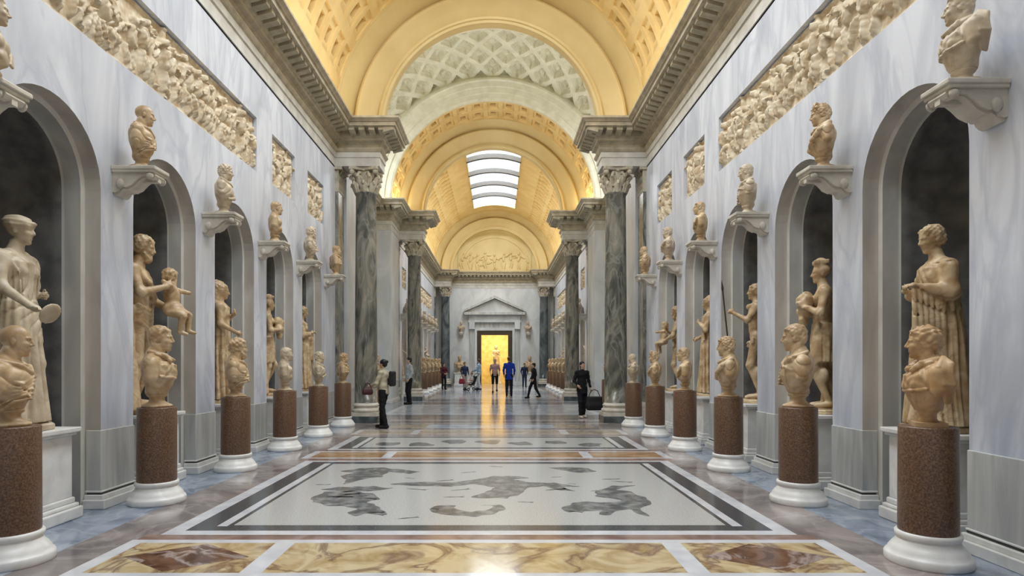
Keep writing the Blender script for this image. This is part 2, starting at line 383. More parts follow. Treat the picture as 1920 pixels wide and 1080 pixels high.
# ------------------------------------------------------------------ busts
def grooves(ph, a): return a*(1-np.abs(np.sin(ph)))**2.5
def sines(x, y, z, f): return np.sin(x*f+1.7*np.sin(y*f*.6+z*f*.3))*np.cos(z*f*.8+1.3*np.sin(x*f*.5))
def bust_mesh(kind, hair, yaw=0., pitch=0., beard=False, h=.0065, lean=1.0):
    s = Sculpt((-.36,-.30,.10), (.36,.30,.84), h)
    hc = (0, -.04, .665)
    s.ell((0,.02,.36), (.20,.125,.15), .03); s.ell((0,.02,.29), (.185,.115,.13), .04)
    s.cap((0,.035,.42), (0,-.01,.59), .082, .066, .05)
    for q in (-1, 1):
        s.cap((q*.03,.04,.51), (q*.19,.035,.435), .045, .06, .05)
        s.cap((q*.205,.03,.42), (q*.222,.03,.30), .066, .058, .04)
        s.ell((q*.085,-.075,.385), (.085,.05,.06), .05)
        s.cap((q*.02,-.055,.485), (q*.14,-.02,.47), .014, .012, .03)
        s.cap((q*.05,.0,.60), (q*.015,-.045,.49), .02, .018, .03)
    s.cap((0,.0,.24), (0,.02,.16), .12, .075, .04)
    if kind == 'nude':
        s.cap((0,-.13,.41), (0,-.12,.30), .008, .008, .03, 'd'); s.ell((0,-.10,.25), (.10,.03,.05), .04)
        for i in range(3): s.tube([(.12+.03*i,.07,.52-.01*i), (.19+.012*i,-.05,.46-.01*i), (.20-.01*i,-.10,.36), (.15-.03*i,-.125,.25)], [.022,.022,.02,.014], .006)
    if kind == 'toga':
        s.ell((0,.02,.35), (.225,.145,.17), .03); s.cap((0,-.0,.30), (0,.0,.19), .155, .10, .05)
        s.tube([(-.15,.05,.51), (-.10,-.09,.47), (.0,-.135,.42), (.13,-.12,.38), (.2,-.02,.34)], .024, .006)
        for i in range(6):
            s.tube([(.17-.02*i,.07,.525-.012*i), (.18-.045*i,-.08,.47-.03*i), (.03-.035*i,-.145-.004*i,.385-.033*i), (-.15,-.105+.008*i,.33-.026*i), (-.225+.02*i,.03,.38-.05*i)], .018-.001*i, .005)
        s.field((0,0,.33), .36, lambda x, y, z: np.where(z < .52, grooves(30*(z*.75+x*.62)+2.2*np.sin(7*x+9*z+4*y), .010), 0))
    if kind == 'robe':
        s.ell((0,.02,.35), (.225,.145,.17), .03); s.cap((0,-.0,.30), (0,.0,.19), .155, .10, .05)
        s.tube([(-.16,.03,.52), (-.09,-.09,.475), (.0,-.125,.45), (.09,-.09,.475), (.16,.03,.52)], .02, .005)
        s.tube([(.2,.05,.5), (.22,-.06,.42), (.15,-.13,.33), (-.02,-.15,.25), (-.15,-.08,.22)], [.034,.034,.03,.028,.02], .006)
        s.field((0,0,.33), .36, lambda x, y, z: np.where(z < .50, grooves(34*x*(1+.8*(z-.3))+1.2*np.sin(14*z+5*x), .011), 0))
    if kind == 'cuirass':
        s.ell((0,.01,.35), (.20,.15,.155), .02); s.cap((0,-.01,.32), (0,.0,.2), .165, .115, .04)
        s.tube([(-.14,-.0,.515), (-.09,-.11,.475), (0,-.145,.46), (.09,-.11,.475), (.14,-.0,.515)], .015, .004)
        s.tube([(-.19,-.05,.30), (-.1,-.14,.285), (0,-.16,.28), (.1,-.14,.285), (.19,-.05,.30)], .014, .004)
        for q in (-1, 1):
            s.tube([(q*.10,.05,.535), (q*.105,-.06,.505), (q*.10,-.125,.45)], [.026,.026,.02], .004)
        s.box((0,-.152,.375), (.042,.014,.04), .008, .01)
        for i in range(5): s.tube([(.15+.015*i,.07+.01*i,.545-.012*i), (.235,.02+.02*i,.47-.012*i), (.262-.004*i,.05+.015*i,.34), (.23-.01*i,.07+.01*i,.2)], [.022,.022,.022,.012], .005)
        s.field((0,-.1,.33), .2, lambda x, y, z: np.where(y < -.05, .005*sines(x, y, z, 75), 0))
    s.frame()
    s.ell((0,.25,.28), (.17,.17,.2), .04, 'd')
    head(s, hc, .25, yaw, pitch, 0, hair, beard, lean)
    return s.mesh('carved_bust', cut_below=.125)
def socle_mesh():
    b = MB()
    b.lathe([(.001,0),(.135,0),(.135,.022),(.115,.03),(.095,.04),(.075,.055),(.066,.075),(.07,.095),(.088,.108),(.092,.122),(.085,.135),(.001,.135)], n=32)
    o = b.build('socle'); me = o.data; bpy.data.objects.remove(o); return me
def gable_socle():
    b = MB()
    b.box(-.13,.13,-.11,.11,0,.035); b.lathe([(.001,.03),(.085,.03),(.06,.06),(.06,.1),(.08,.125),(.08,.14),(.001,.14)], n=24)
    o = b.build('socle'); me = o.data; bpy.data.objects.remove(o); return me
SOC = [socle_mesh(), gable_socle()]
BK = {
 'bald_toga': ('toga', 'bald', .1, .05, False), 'curly_cuirass': ('cuirass', 'curly', -.15, 0, False),
 'woman_robe': ('robe', 'crest', .1, .1, False), 'bearded_toga': ('toga', 'curly', .2, .05, True),
 'short_nude': ('nude', 'short', .25, 0, False), 'short_cuirass': ('cuirass', 'short', -.2, .02, False),
 'wave_robe': ('robe', 'wave', -.2, .08, False), 'short_toga': ('toga', 'short', -.1, .1, False),
}
BUST = {}
for k_, (a_, b_, c_, d_, e_) in BK.items():
    BUST[k_] = bust_mesh(a_, b_, c_, d_, e_, h=.0055)
def bust(kind, loc, rz, mat, label, group=None, soc=0, sc=1.0):
    t = empty('marble_bust', loc, rz, label, 'bust', group)
    f = linkmesh('carved_figure', BUST[kind], None, t); f.data.materials.clear() if not f.data.materials else None
    if not f.data.materials: f.data.materials.append(M['statue'])
    f.material_slots[0].link = 'OBJECT'; f.material_slots[0].material = M[mat]
    q = linkmesh('socle', SOC[soc], None, t)
    if not q.data.materials: q.data.materials.append(M['statue'])
    q.material_slots[0].link = 'OBJECT'; q.material_slots[0].material = M[mat]
    t.scale = (sc, sc, sc)
    return t

# ------------------------------------------------------------------ standing statues, local: faces -y, feet at z=0, about 2.0 m
def legs(s, z0=.04, st=.09, free=.12, r=1.0, robe=False):
    s.cap((-.10,.0,1.02), (-.10,-.02,.56), .098*r, .066*r, .05); s.cap((-.10,-.02,.56), (-.10,.03,.12), .068*r, .04*r, .04)
    s.ell((-.10,.03,.44), (.062,.066,.1), .04)
    s.cap((.10,.0,1.02), (.12,-free,.57), .096*r, .066*r, .05); s.cap((.12,-free,.57), (.14,.04,.14), .064*r, .038*r, .04)
    s.ell((.125,-free*.3+.03,.45), (.058,.062,.1), .04)
    for q, y in ((-.10, .02), (.15, .03)):
        s.cap((q, y+.03, .075), (q*1.15, y-.15, .055), .042, .03, .03)
        s.ell((q*1.2, y-.17, .045), (.045,.05,.022), .02)
def torso(s, female=False, z=0.0):
    s.ell((0,.01,1.05), (.165,.125,.12), .05)
    s.ell((0,.0,1.22), (.135 if female else .145,.10,.14), .06)
    s.ell((0,-.005,1.42), (.17 if female else .19,.12,.16), .06)
    s.cap((-.15,.01,1.50), (.15,.01,1.50), .07 if female else .085, None, .06)
    s.cap((-.10,.03,1.53), (0,.0,1.60), .04, .04, .05); s.cap((.10,.03,1.53), (0,.0,1.60), .04, .04, .05)
    s.cap((0,.02,1.50), (0,-.02,1.68), .07, .060, .05)
    for q in (-1, 1):
        if female: s.ell((q*.085,-.10,1.42), (.065,.06,.065), .03)
        else: s.ell((q*.085,-.085,1.44), (.085,.05,.06), .04); s.cap((q*.04,-.10,1.30), (q*.04,-.095,1.12), .035, .03, .03)
def arm(s, sh, el, wr, r=1.0, hd=None, pn=(0,-1,0), curl=.5, side=1):
    s.ell(sh, .078*r, .05); s.cap(sh, el, .062*r, .047*r, .04)
    s.cap(el, wr, .048*r, .030*r, .03)
    d = np.array(wr, float)-np.array(el, float)
    hand(s, wr, hd if hd is not None else d, pn, .185, curl, side)
def fold_tubes(s, a, b, n, wd, sag, r, k=.015, dirv=(0, 0, -1)):
    """hanging swags from a to b"""
    a = np.array(a, float); b = np.array(b, float); dv = np.array(dirv, float)
    for i in range(n):
        t = i/(max(1, n-1)); o = dv*(t*wd); pts = []
        for j in range(6):
            u = j/5; p = a+(b-a)*u+o+np.array((0, -.03*math.sin(PI*u), -sag*(1+t)*math.sin(PI*u))); pts.append(tuple(p))
        s.tube(pts, r, k)

def st_patera():      # robed woman with a big rolled head-dress, arm stretched out and down with a dish
    s = Sculpt((-.62,-.95,-.0), (.55,.42,2.12), .0105)
    torso(s, True); legs(s)
    s.skirt([(.03,.30),(.5,.245),(.95,.205),(1.15,.19)], 13, .026, .03, sq=(1,.8))
    s.skirt([(.78,.245),(1.05,.215),(1.25,.175),(1.5,.205),(1.56,.13)], 15, .020, .03, sq=(1,.72), ph=1)
    for i in range(7): s.tube([(-.17+.055*i,-.03-.03*(3-abs(i-3))*.4,1.57), (-.14+.046*i,-.13,1.40), (-.12+.04*i,-.125,1.2)], .013, .005)
    fold_tubes(s, (-.15,-.06,1.57), (.15,-.06,1.57), 3, .06, .05, .014, .005)
    fold_tubes(s, (-.16,-.02,1.56), (.15,-.08,1.2), 4, .12, .03, .02)
    s.tube([(.17,.05,1.55), (.26,.08,1.2), (.28,.1,.8), (.26,.1,.45)], [.07,.09,.08,.05], .04)
    arm(s, (.22,.01,1.52), (.28,.03,1.24), (.17,-.13,1.22), pn=(-1,0,0), curl=1.0)
    s.tube([(.10,.0,1.56), (.20,.0,1.47), (.27,.02,1.32)], [.07,.08,.075], .03)
    s.field((0,0,1.3), .45, lambda x, y, z: np.where((z > .75) & (z < 1.55) & (y > -.2), grooves(24*x+6*np.sin(3*z)+1.5*np.sin(9*z+6*x), .013), 0))
    arm(s, (-.22,.0,1.52), (-.30,-.08,1.25), (-.33,-.33,1.08), hd=(0,-1,-.5), pn=(0,-.3,1), curl=.55, side=-1)
    s.tube([(-.10,.0,1.56), (-.20,0,1.47), (-.26,-.03,1.38)], [.06,.064,.056], .03)
    s.ell((-.335,-.50,1.01), (.10,.10,.02), .01, rot=rotm(0,1.0,-.5).T)
    head(s, (0,-.05,1.80), .265, 0.15, .05, 0, 'turban')
    return s
def st_child():       # bearded man with a child on his arm, draped stump at the legs
    s = Sculpt((-.5,-.72,0), (.5,.42,2.12), .0105)
    torso(s); legs(s, free=.1)
    arm(s, (.24,.0,1.52), (.32,-.10,1.24), (.12,-.36,1.10), pn=(0,.3,1), curl=.8)
    arm(s, (-.24,.0,1.52), (-.33,-.1,1.27), (-.13,-.30,1.36), pn=(.4,.6,0), curl=.9, side=-1)
    # child
    s.ell((.03,-.34,1.27), (.095,.085,.13), .03); s.ell((.0,-.36,1.13), (.10,.11,.08), .03)
    head(s, (.02,-.33,1.48), .19, .9, .1, 0, 'curly')
    s.cap((.02,-.34,1.33), (.02,-.35,1.42), .045, .04, .02)
    s.cap((-.04,-.38,1.11), (-.10,-.47,1.04), .055, .045, .02); s.cap((-.10,-.47,1.04), (-.09,-.44,.86), .042, .028, .02); s.cap((-.09,-.44,.86), (-.09,-.51,.84), .026, .02, .01)
    s.cap((.08,-.36,1.12), (.11,-.50,1.06), .055, .04, .02); s.cap((.11,-.50,1.06), (.08,-.50,.88), .04, .028, .02); s.cap((.08,-.50,.88), (.08,-.57,.86), .026, .02, .01)
    s.cap((-.06,-.34,1.35), (-.12,-.28,1.42), .036, .026, .02); s.cap((.11,-.33,1.36), (.16,-.50,1.33), .036, .024, .02)
    s.ell((.02,-.40,1.08), (.16,.13,.05), .03)
    # hide across the hips
    fold_tubes(s, (-.19,-.05,1.14), (.2,-.10,1.16), 5, .16, .05, .030, .008)
    s.tube([(-.2,.0,1.56), (-.12,-.14,1.4), (.02,-.16,1.25), (.18,-.1,1.15)], .035, .01)
    s.tube([(-.24,.06,1.1), (-.3,.08,.8), (-.26,.06,.4), (-.27,.05,.03)], [.08,.11,.12,.15], .05)
    head(s, (0,-.07,1.80), .265, -.05, .22, 0, 'wave', beard=True)
    return s
def st_robed():       # long-robed figure, forearm forward with heavy cloth hanging down from it
    s = Sculpt((-.5,-.66,0), (.5,.42,2.12), .0105)
    torso(s, True); legs(s)
    s.skirt([(.02,.31),(.5,.265),(.95,.225),(1.3,.185),(1.52,.19),(1.58,.11)], 15, .026, .03, sq=(1,.82))
    arm(s, (.20,.0,1.51), (.25,-.03,1.26), (.19,-.25,1.33), hd=(0,-1,.15), pn=(-.3,0,-1), curl=1.1)
    s.tube([(.08,0,1.56), (.18,0,1.47), (.24,0,1.27), (.20,-.18,1.30)], [.07,.078,.08,.055], .03)
    for i in range(6):
        y = -.06-.048*i
        s.tube([(.21,y,1.30), (.235,y-.004,1.0), (.23,y+.004,.75), (.22,y+.01,.56-.04*(5-i))], [.022,.024,.026,.014], .004)
    s.box((.19,-.18,.98), (.02,.13,.32), .015, .02)
    arm(s, (-.20,.0,1.51), (-.27,.0,1.24), (-.12,-.2,1.3), pn=(0,1,0), curl=.7, side=-1)
    s.tube([(-.08,0,1.56), (-.18,0,1.47), (-.26,0,1.25), (-.16,-.16,1.28)], [.07,.078,.08,.06], .03)
    fold_tubes(s, (-.24,-.02,1.42), (.24,-.08,1.28), 5, .16, .05, .017, .006)
    fold_tubes(s, (.19,.02,1.56), (-.18,-.1,1.32), 4, .10, .02, .017, .006)
    s.field((0,0,1.4), .34, lambda x, y, z: np.where((z > 1.0) & (z < 1.56), grooves(22*(z*.8+x*.9)+2*np.sin(9*x+5*z+6*y), .014), 0))
    head(s, (0,-.06,1.80), .265, .12, .18, 0, 'wave')
    return s
def st_polos():       # figure with a flat square-topped head-dress holding a bundle at the chest
    s = Sculpt((-.48,-.52,0), (.48,.36,2.16), .0105)
    torso(s, False); legs(s, free=.14)
    arm(s, (.24,.0,1.52), (.33,-.06,1.24), (.16,-.24,1.34), pn=(0,.4,1), curl=.7)
    arm(s, (-.24,.0,1.52), (-.32,-.05,1.25), (-.12,-.22,1.28), pn=(.4,.6,0), curl=.7, side=-1)
    s.ell((.05,-.22,1.42), (.13,.10,.12), .03); s.ell((.0,-.22,1.30), (.13,.09,.09), .03); s.ell((.02,-.24,1.18), (.08,.06,.1), .03)
    s.field((.04,-.3,1.4), .2, lambda x, y, z: np.where(y < -.14, .014*sines(x, y, z, 40), 0))
    fold_tubes(s, (-.18,-.04,1.08), (.19,-.08,1.12), 3, .06, .05, .028)
    s.skirt([(.62,.19),(.9,.2),(1.12,.185)], 10, .02, .03, sq=(1,.75))
    s.tube([(-.22,.09,.9), (-.24,.1,.5), (-.25,.1,.02)], [.07,.085,.13], .05)
    head(s, (0,-.04,1.78), .255, .1, .05, 0, 'polos')
    return s
def st_spear():       # nude youth with a cloak, one arm stretched forward
    s = Sculpt((-.5,-.78,0), (.48,.4,2.12), .0105)
    torso(s); legs(s, free=.1)
    arm(s, (.24,.0,1.52), (.31,-.14,1.30), (.25,-.34,1.42), pn=(-1,0,0), curl=1.4)
    arm(s, (-.24,.0,1.52), (-.31,.03,1.24), (-.28,-.08,1.0), pn=(1,0,0), curl=.6, side=-1)
    s.tube([(-.2,.06,1.56), (.0,-.12,1.54), (.2,.02,1.57)], .045, .02)
    s.tube([(-.24,.10,1.5), (-.3,.14,1.1), (-.28,.12,.7), (-.26,.1,.3)], [.06,.08,.07,.04], .03)
    s.tube([(-.2,.1,.8), (-.22,.1,.4), (-.22,.1,.02)], [.07,.085,.13], .05)
    fold_tubes(s, (-.2,.0,1.04), (.2,-.06,1.0), 3, .06, .05, .026)
    head(s, (0,-.04,1.78), .255, .1, -.03, 0, 'curly')
    return s
def st_matron():      # veiled draped woman, arm across the breast
    s = Sculpt((-.46,-.5,0), (.46,.4,2.12), .0115)
    torso(s, True); legs(s)
    s.skirt([(.02,.30),(.5,.25),(.95,.22),(1.3,.19),(1.52,.205),(1.6,.12)], 14, .026, .03, sq=(1,.8), ph=2)
    arm(s, (.22,.0,1.52), (.27,-.06,1.25), (.06,-.2,1.4), pn=(0,1,0), curl=.6)
    arm(s, (-.22,.0,1.52), (-.29,-.02,1.24), (-.2,-.24,1.12), pn=(1,0,0), curl=.8, side=-1)
    fold_tubes(s, (-.22,-.02,1.36), (.22,-.1,1.22), 5, .16, .06, .024)
    s.ell((0,.03,1.84), (.125,.14,.14), .03); s.cap((0,.10,1.85), (0,.10,1.6), .12, .15, .05)
    head(s, (0,-.05,1.79), .255, -.1, .1, 0, 'bun')
    return s
STB = {'patera': st_patera, 'child': st_child, 'robed': st_robed, 'polos': st_polos, 'spear': st_spear, 'matron': st_matron}
STAT = {}
for k_, fn_ in STB.items(): STAT[k_] = fn_().mesh('carved_statue')
_pl = MB(); _pl.lathe([(.001,0),(.30,0),(.31,.01),(.31,.05),(.30,.06),(.001,.06)], n=10, smooth=False)
_po = _pl.build('plinth'); PLINTH = _po.data; bpy.data.objects.remove(_po); PLINTH.materials.append(M['statue'])
def statue(kind, loc, rz, mat, label, group=None, hgt=2.0, name='marble_statue'):
    t = empty(name, loc, rz, label, 'statue', group)
    f = linkmesh('carved_figure', STAT[kind], None, t); f.location = (0, 0, .05/hgt*2)
    if not f.data.materials: f.data.materials.append(M['statue'])
    f.material_slots[0].link = 'OBJECT'; f.material_slots[0].material = M[mat]
    p = linkmesh('plinth', PLINTH, None, t); p.material_slots[0].link = 'OBJECT'; p.material_slots[0].material = M[mat]
    k = hgt/2.0; t.scale = (k, k, k)
    return t

# ------------------------------------------------------------------ layout (metres; +y down the hall, x = 0 on its axis)
WX = 4.2; ZS = 8.0; RV = 4.15; PX = 4.05
NEAR = [6.0+2.13*k for k in (-2, -1, 0, 1, 2, 3, 4)]        # niche centres
FAR = [28.92+2.13*k for k in range(6)]
YN0, YN1 = -3.6, 17.2
YF0, YF1 = 26.25, 43.5
NW = .765; NS = 3.50

def structure(o): o['kind'] = 'structure'; return o
def side_name(s): return 'left' if s < 0 else 'right'

def hall_wall(s, y0, y1, cs, panels, name):
    X = s*WX; b = MB(); NA = 20
    edges = []; y = y0
    for c in cs:
        edges.append((y, c-NW)); y = c+NW
    edges.append((y, y1))
    for a, c in edges: b.quad((X,a,0), (X,c,0), (X,c,4.6), (X,a,4.6))
    for c in cs:
        pts = [(c+NW*math.cos(PI-PI*i/NA), NS+NW*math.sin(PI*i/NA)) for i in range(NA+1)]
        for i in range(NA):
            p, q = pts[i], pts[i+1]; b.quad((X,p[0],p[1]), (X,q[0],q[1]), (X,q[0],4.6), (X,p[0],4.6))
    b.quad((X,y0,4.6), (X,y1,4.6), (X,y1,5.08), (X,y0,5.08))
    y = y0; D = s*.09
    for a, c in panels:
        b.quad((X,y,5.08), (X,a,5.08), (X,a,6.06), (X,y,6.06)); y = c
        b.quad((X+D,a,5.08), (X+D,c,5.08), (X+D,c,6.06), (X+D,a,6.06))
        b.quad((X,a,5.08), (X+D,a,5.08), (X+D,a,6.06), (X,a,6.06)); b.quad((X,c,5.08), (X+D,c,5.08), (X+D,c,6.06), (X,c,6.06))
        b.quad((X,a,5.08), (X,c,5.08), (X+D,c,5.08), (X+D,a,5.08)); b.quad((X,a,6.06), (X,c,6.06), (X+D,c,6.06), (X+D,a,6.06))
    b.quad((X,y,5.08), (X,y1,5.08), (X,y1,6.06), (X,y,6.06))
    b.quad((X,y0,6.06), (X,y1,6.06), (X,y1,6.86), (X,y0,6.86))
    g = s*.02
    b.quad((X+g,y0,6.86), (X+g,y1,6.86), (X+g,y1,6.895), (X+g,y0,6.895), 1)
    b.quad((X,y0,6.86), (X,y1,6.86), (X+g,y1,6.86), (X+g,y0,6.86), 1)
    b.quad((X,y0,6.895), (X,y1,6.895), (X+g,y1,6.895), (X+g,y0,6.895), 1)
    b.quad((X,y0,6.895), (X,y1,6.895), (X,y1,8.0), (X,y0,8.0))
    wo = structure(b.build(name, [M['wall'], M['black']], recalc=False))
    for c in cs:
        n = MB()
        def loop(w, d, ns=NS):
            return [(s*(WX+d), c-w, 0)]+[(s*(WX+d), c+w*math.cos(PI-PI*i/NA), ns+w*math.sin(PI*i/NA)) for i in range(NA+1)]+[(s*(WX+d), c+w, 0)]
        L = [loop(NW, 0), loop(NW, .175), loop(.70, .18), loop(.69, .35), loop(.65, .352)]
        mi = [0, 1, 2, 2]
        for j in range(4):
            for i in range(len(L[0])-1):
                n.quad(L[j][i], L[j][i+1], L[j+1][i+1], L[j+1][i], mi[j], False)
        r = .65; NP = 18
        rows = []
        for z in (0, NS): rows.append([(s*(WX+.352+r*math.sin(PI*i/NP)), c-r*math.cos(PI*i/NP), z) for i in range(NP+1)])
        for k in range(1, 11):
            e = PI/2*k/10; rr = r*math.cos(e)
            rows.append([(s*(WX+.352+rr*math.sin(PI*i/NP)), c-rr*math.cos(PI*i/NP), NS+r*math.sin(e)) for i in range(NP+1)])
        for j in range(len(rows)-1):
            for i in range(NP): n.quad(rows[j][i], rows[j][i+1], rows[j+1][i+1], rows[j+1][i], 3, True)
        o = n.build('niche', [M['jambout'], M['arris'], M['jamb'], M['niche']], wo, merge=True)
    # dado and base mouldings, wrapped round each pier
    bb = MB()
    for (a, c) in edges:
        if c-a < .05: continue
        e0 = 0 if a == y0 else .012; e1 = 0 if c == y1 else .012
        def bx(out, inn, z0, z1, ey, mi):
            xa, xb = sorted((s*(WX-out), s*(WX+inn))); bb.box(xa, xb, a-(ey if e0 else 0), c+(ey if e1 else 0), z0, z1, mi)
        bx(.012, .16, .16, .86, .012, 1)
        bx(.022, .165, .175, .195, .02, 0)
        bx(.016, .15, .15, .176, .014, 2)
        bx(.045, .165, .10, .152, .035, 0); bx(.075, .17, .0, .10, .06, 0)
    o = bb.build('baseboard_'+side_name(s), [M['white'], M['dado'], M['black']]); structure(o); bevel(o, .008, 2)
    return wo

PN_N = [(2.4, 11.15), (11.92, 13.26), (14.15, 15.45)]
PN_F = [(28.2, 29.5), (30.35, 31.7), (32.4, 41.1)]
for s in (-1, 1):
    hall_wall(s, YN0, YN1, NEAR, PN_N, 'wall_'+side_name(s))
    hall_wall(s, YF0+.05, YF1, FAR, PN_F, 'wall_'+side_name(s))

# ------------------------------------------------------------------ crossing: passage walls, pier faces and side walls
def passage(s):
    b = MB()
    for (y0, y1) in ((17.2, 19.1), (24.4, 26.3)):
        b.quad((s*PX,y0,0), (s*PX,y1,0), (s*PX,y1,8), (s*PX,y0,8))
        ye = y0 if y0 < 20 else y1
        b.quad((s*PX,ye,0), (s*5.0,ye,0), (s*5.0,ye,8), (s*PX,ye,8))
        yf = y1 if y0 < 20 else y0
        b.quad((s*PX,yf,0), (s*5.0,yf,0), (s*5.0,yf,8), (s*PX,yf,8))
        x0, x1 = sorted((s*(PX-.07), s*5.0)); bb = MB()
        bb.box(x0, x1, min(y0, y1)-.06, max(y0, y1)+.06, 0, .12); bb.box(*sorted((s*(PX-.04), s*5.0)), y0-.03, y1+.03, .12, .16)
        structure(bevel(bb.build('baseboard_'+side_name(s), M['white'])))
        # slim raised stone strips on the passage face
        b.box(*sorted((s*PX, s*(PX-.03))), y0+.15, y1-.15, .86, .92)
    X = s*4.9
    b.quad((X,19.1,0), (X,24.4,0), (X,24.4,8), (X,19.1,8))
    structure(b.build('wall_'+side_name(s), M['wallfar'], recalc=False))
    # unseen lunette opening, added to let fill light into the crossing
    f = MB(); r1 = 2.66; r2 = 2.3; n = 24
    for i in range(n):
        a, c = PI*i/n, PI*(i+1)/n
        P = lambda r, t: (X, 21.75+r*math.cos(t), 8.0+r*math.sin(t)*(1 if r > 2.5 else .96)+(.0 if r > 2.5 else .25))
        f.quad(P(r1, a), P(r1, c), P(r2, c), P(r2, a))
    f.quad((X,21.75+r1,8.0), (X,21.75-r1,8.0), (X,21.75-r2,8.25), (X,21.75+r2,8.25))
    for k in range(-3, 4): f.box(*sorted((X, X+s*.06)), 21.75+k*.6-.025, 21.75+k*.6+.025, 8.2, 8.25+math.sqrt(max(.01, r2*r2-(k*.6)**2))*.96)
    structure(f.build('window_'+('1' if s < 0 else '2'), M['ivory']))
for s in (-1, 1): passage(s)

# ------------------------------------------------------------------ entablature swept along the walls and round the column blocks
PROF = [(.0,6.9),(.015,6.9),(.015,7.12),(.04,7.13),(.04,7.26),(.07,7.29),(.10,7.34),(.10,7.37),(.035,7.39),(.035,7.46),(.07,7.50),(.15,7.54),(.15,7.60),
        (.20,7.62),(.20,7.78),(.46,7.79),(.52,7.80),(.52,7.89),(.55,7.90),(.57,7.93),(.62,7.97),(.62,8.02),(.0,8.02)]
def sweep(path, prof, sgn, name, mats, step=.26, deep=.24):
    """path: [(x,y)...]; prof offsets to the left (+1) or right (-1) of the direction of travel"""
    P = [Vector(p) for p in path]; n = len(P); nor = []
    for i in range(n-1):
        d = (P[i+1]-P[i]).normalized(); nor.append(Vector((-d.y, d.x))*sgn)
    off = []
    for i in range(n):
        if i == 0: off.append(nor[0])
        elif i == n-1: off.append(nor[-1])
        else:
            m = nor[i-1]+nor[i]; off.append(m/max(.2, m.dot(nor[i])))
    b = MB()
    for i in range(n-1):
        for j in range(len(prof)-1):
            (d0, z0), (d1, z1) = prof[j], prof[j+1]
            a = P[i]+off[i]*d0; c = P[i+1]+off[i+1]*d0; e = P[i+1]+off[i+1]*d1; g = P[i]+off[i]*d1
            mi = 1 if z1 > 7.27 else 0
            b.quad((a.x,a.y,z0), (c.x,c.y,z0), (e.x,e.y,z1), (g.x,g.y,z1), mi)
        # modillion blocks under the corona
        d = (P[i+1]-P[i]); L = d.length; d = d/L; nn = nor[i]
        s0 = .22 if i > 0 and off[i].length > 1.01 and nor[i-1].dot(d) > 0 else .0
        cnv_a = i > 0 and (nor[i-1].dot(d) > 0); cnv_b = i < n-2 and (nor[i+1].dot(-d) > 0)   # inner corners: keep clear
        lo_ = .56 if cnv_a else (-.40 if i > 0 else .05); hi_ = L-.56 if cnv_b else (L+.40 if i < n-2 else L-.05)
        if hi_-lo_ > .1:
            k = max(1, round((hi_-lo_)/step)); st = (hi_-lo_)/k
            for q in range(k+1):
                c = P[i]+d*(lo_+st*q); h = .078
                a0 = c-d*h; a1 = c+d*h
                pts = [a0+nn*.19, a1+nn*.19, a1+nn*.46, a0+nn*.46]
                z0, z1 = 7.64, 7.79
                vs = [(p.x,p.y,z0) for p in pts[:2]]+[(p.x,p.y,z0+.07) for p in pts[2:]]+[(p.x,p.y,z1) for p in pts]
                b.add(vs, [(0,1,2,3),(4,5,6,7),(0,1,5,4),(1,2,6,5),(2,3,7,6),(3,0,4,7)], 1)
    o = b.build(name, mats, recalc=False); return structure(o)
for s in (-1, 1):
    path = [(s*4.2,YN0),(s*4.2,16.5),(s*3.0,16.5),(s*3.0,17.2),(s*PX,17.2),(s*PX,19.1),(s*4.9,19.1),(s*4.9,24.4),(s*PX,24.4),(s*PX,26.3),
            (s*3.0,26.3),(s*3.0,27.0),(s*4.2,27.0),(s*4.2,42.4),(s*3.05,42.4),(s*3.05,43.5),(0,43.5)]
    sweep(path, PROF, s, 'trim_'+('1' if s < 0 else '2'), [M['frieze'], M['cornice']])
    b = MB()
    for (a, c) in ((16.5, 17.2), (26.3, 27.0), (42.4, 43.5)):
        b.box(*sorted((s*3.0 if a < 40 else s*3.05, s*4.2)), a, c, 6.9, 8.02)
    structure(b.build('trim_3', M['frieze']))
# dark wall pilasters answering the columns
def pilaster(s, yc, name='trim_4'):
    b = MB(); x0, x1 = s*(WX-.09), s*WX
    b.box(*sorted((x0, x1)), yc-.3, yc+.3, .55, 6.23, 0)
    for j, (o_, z0, z1) in enumerate(((.14,.0,.3),(.11,.3,.42),(.13,.42,.5),(.105,.5,.55))): b.box(*sorted((s*(WX-.03-o_), x1)), yc-.3-.5*o_, yc+.3+.5*o_, z0, z1, 1)
    for k in range(3):
        for j in range(5):
            yy = yc-.24+j*.12; zz = 6.27+k*.2
            xo = s*(WX-.09-.03-.03*k)
            b.add([(x0,yy-.05,zz),(x0,yy+.05,zz),(xo,yy+.035,zz+.12),(xo,yy-.035,zz+.12),(xo-s*.03,yy,zz+.19)], [(0,1,2,3),(3,2,4)], 2)
    b.box(*sorted((s*(WX-.10), x1)), yc-.31, yc+.31, 6.23, 6.85, 2)
    b.box(*sorted((s*(WX-.20), x1)), yc-.37, yc+.37, 6.82, 6.9, 2)
    structure(b.build(name, [M['column'], M['bracket'], M['capital']]))
for s in (-1, 1):
    pilaster(s, 16.55+.3); pilaster(s, 26.65); pilaster(s, 42.9)

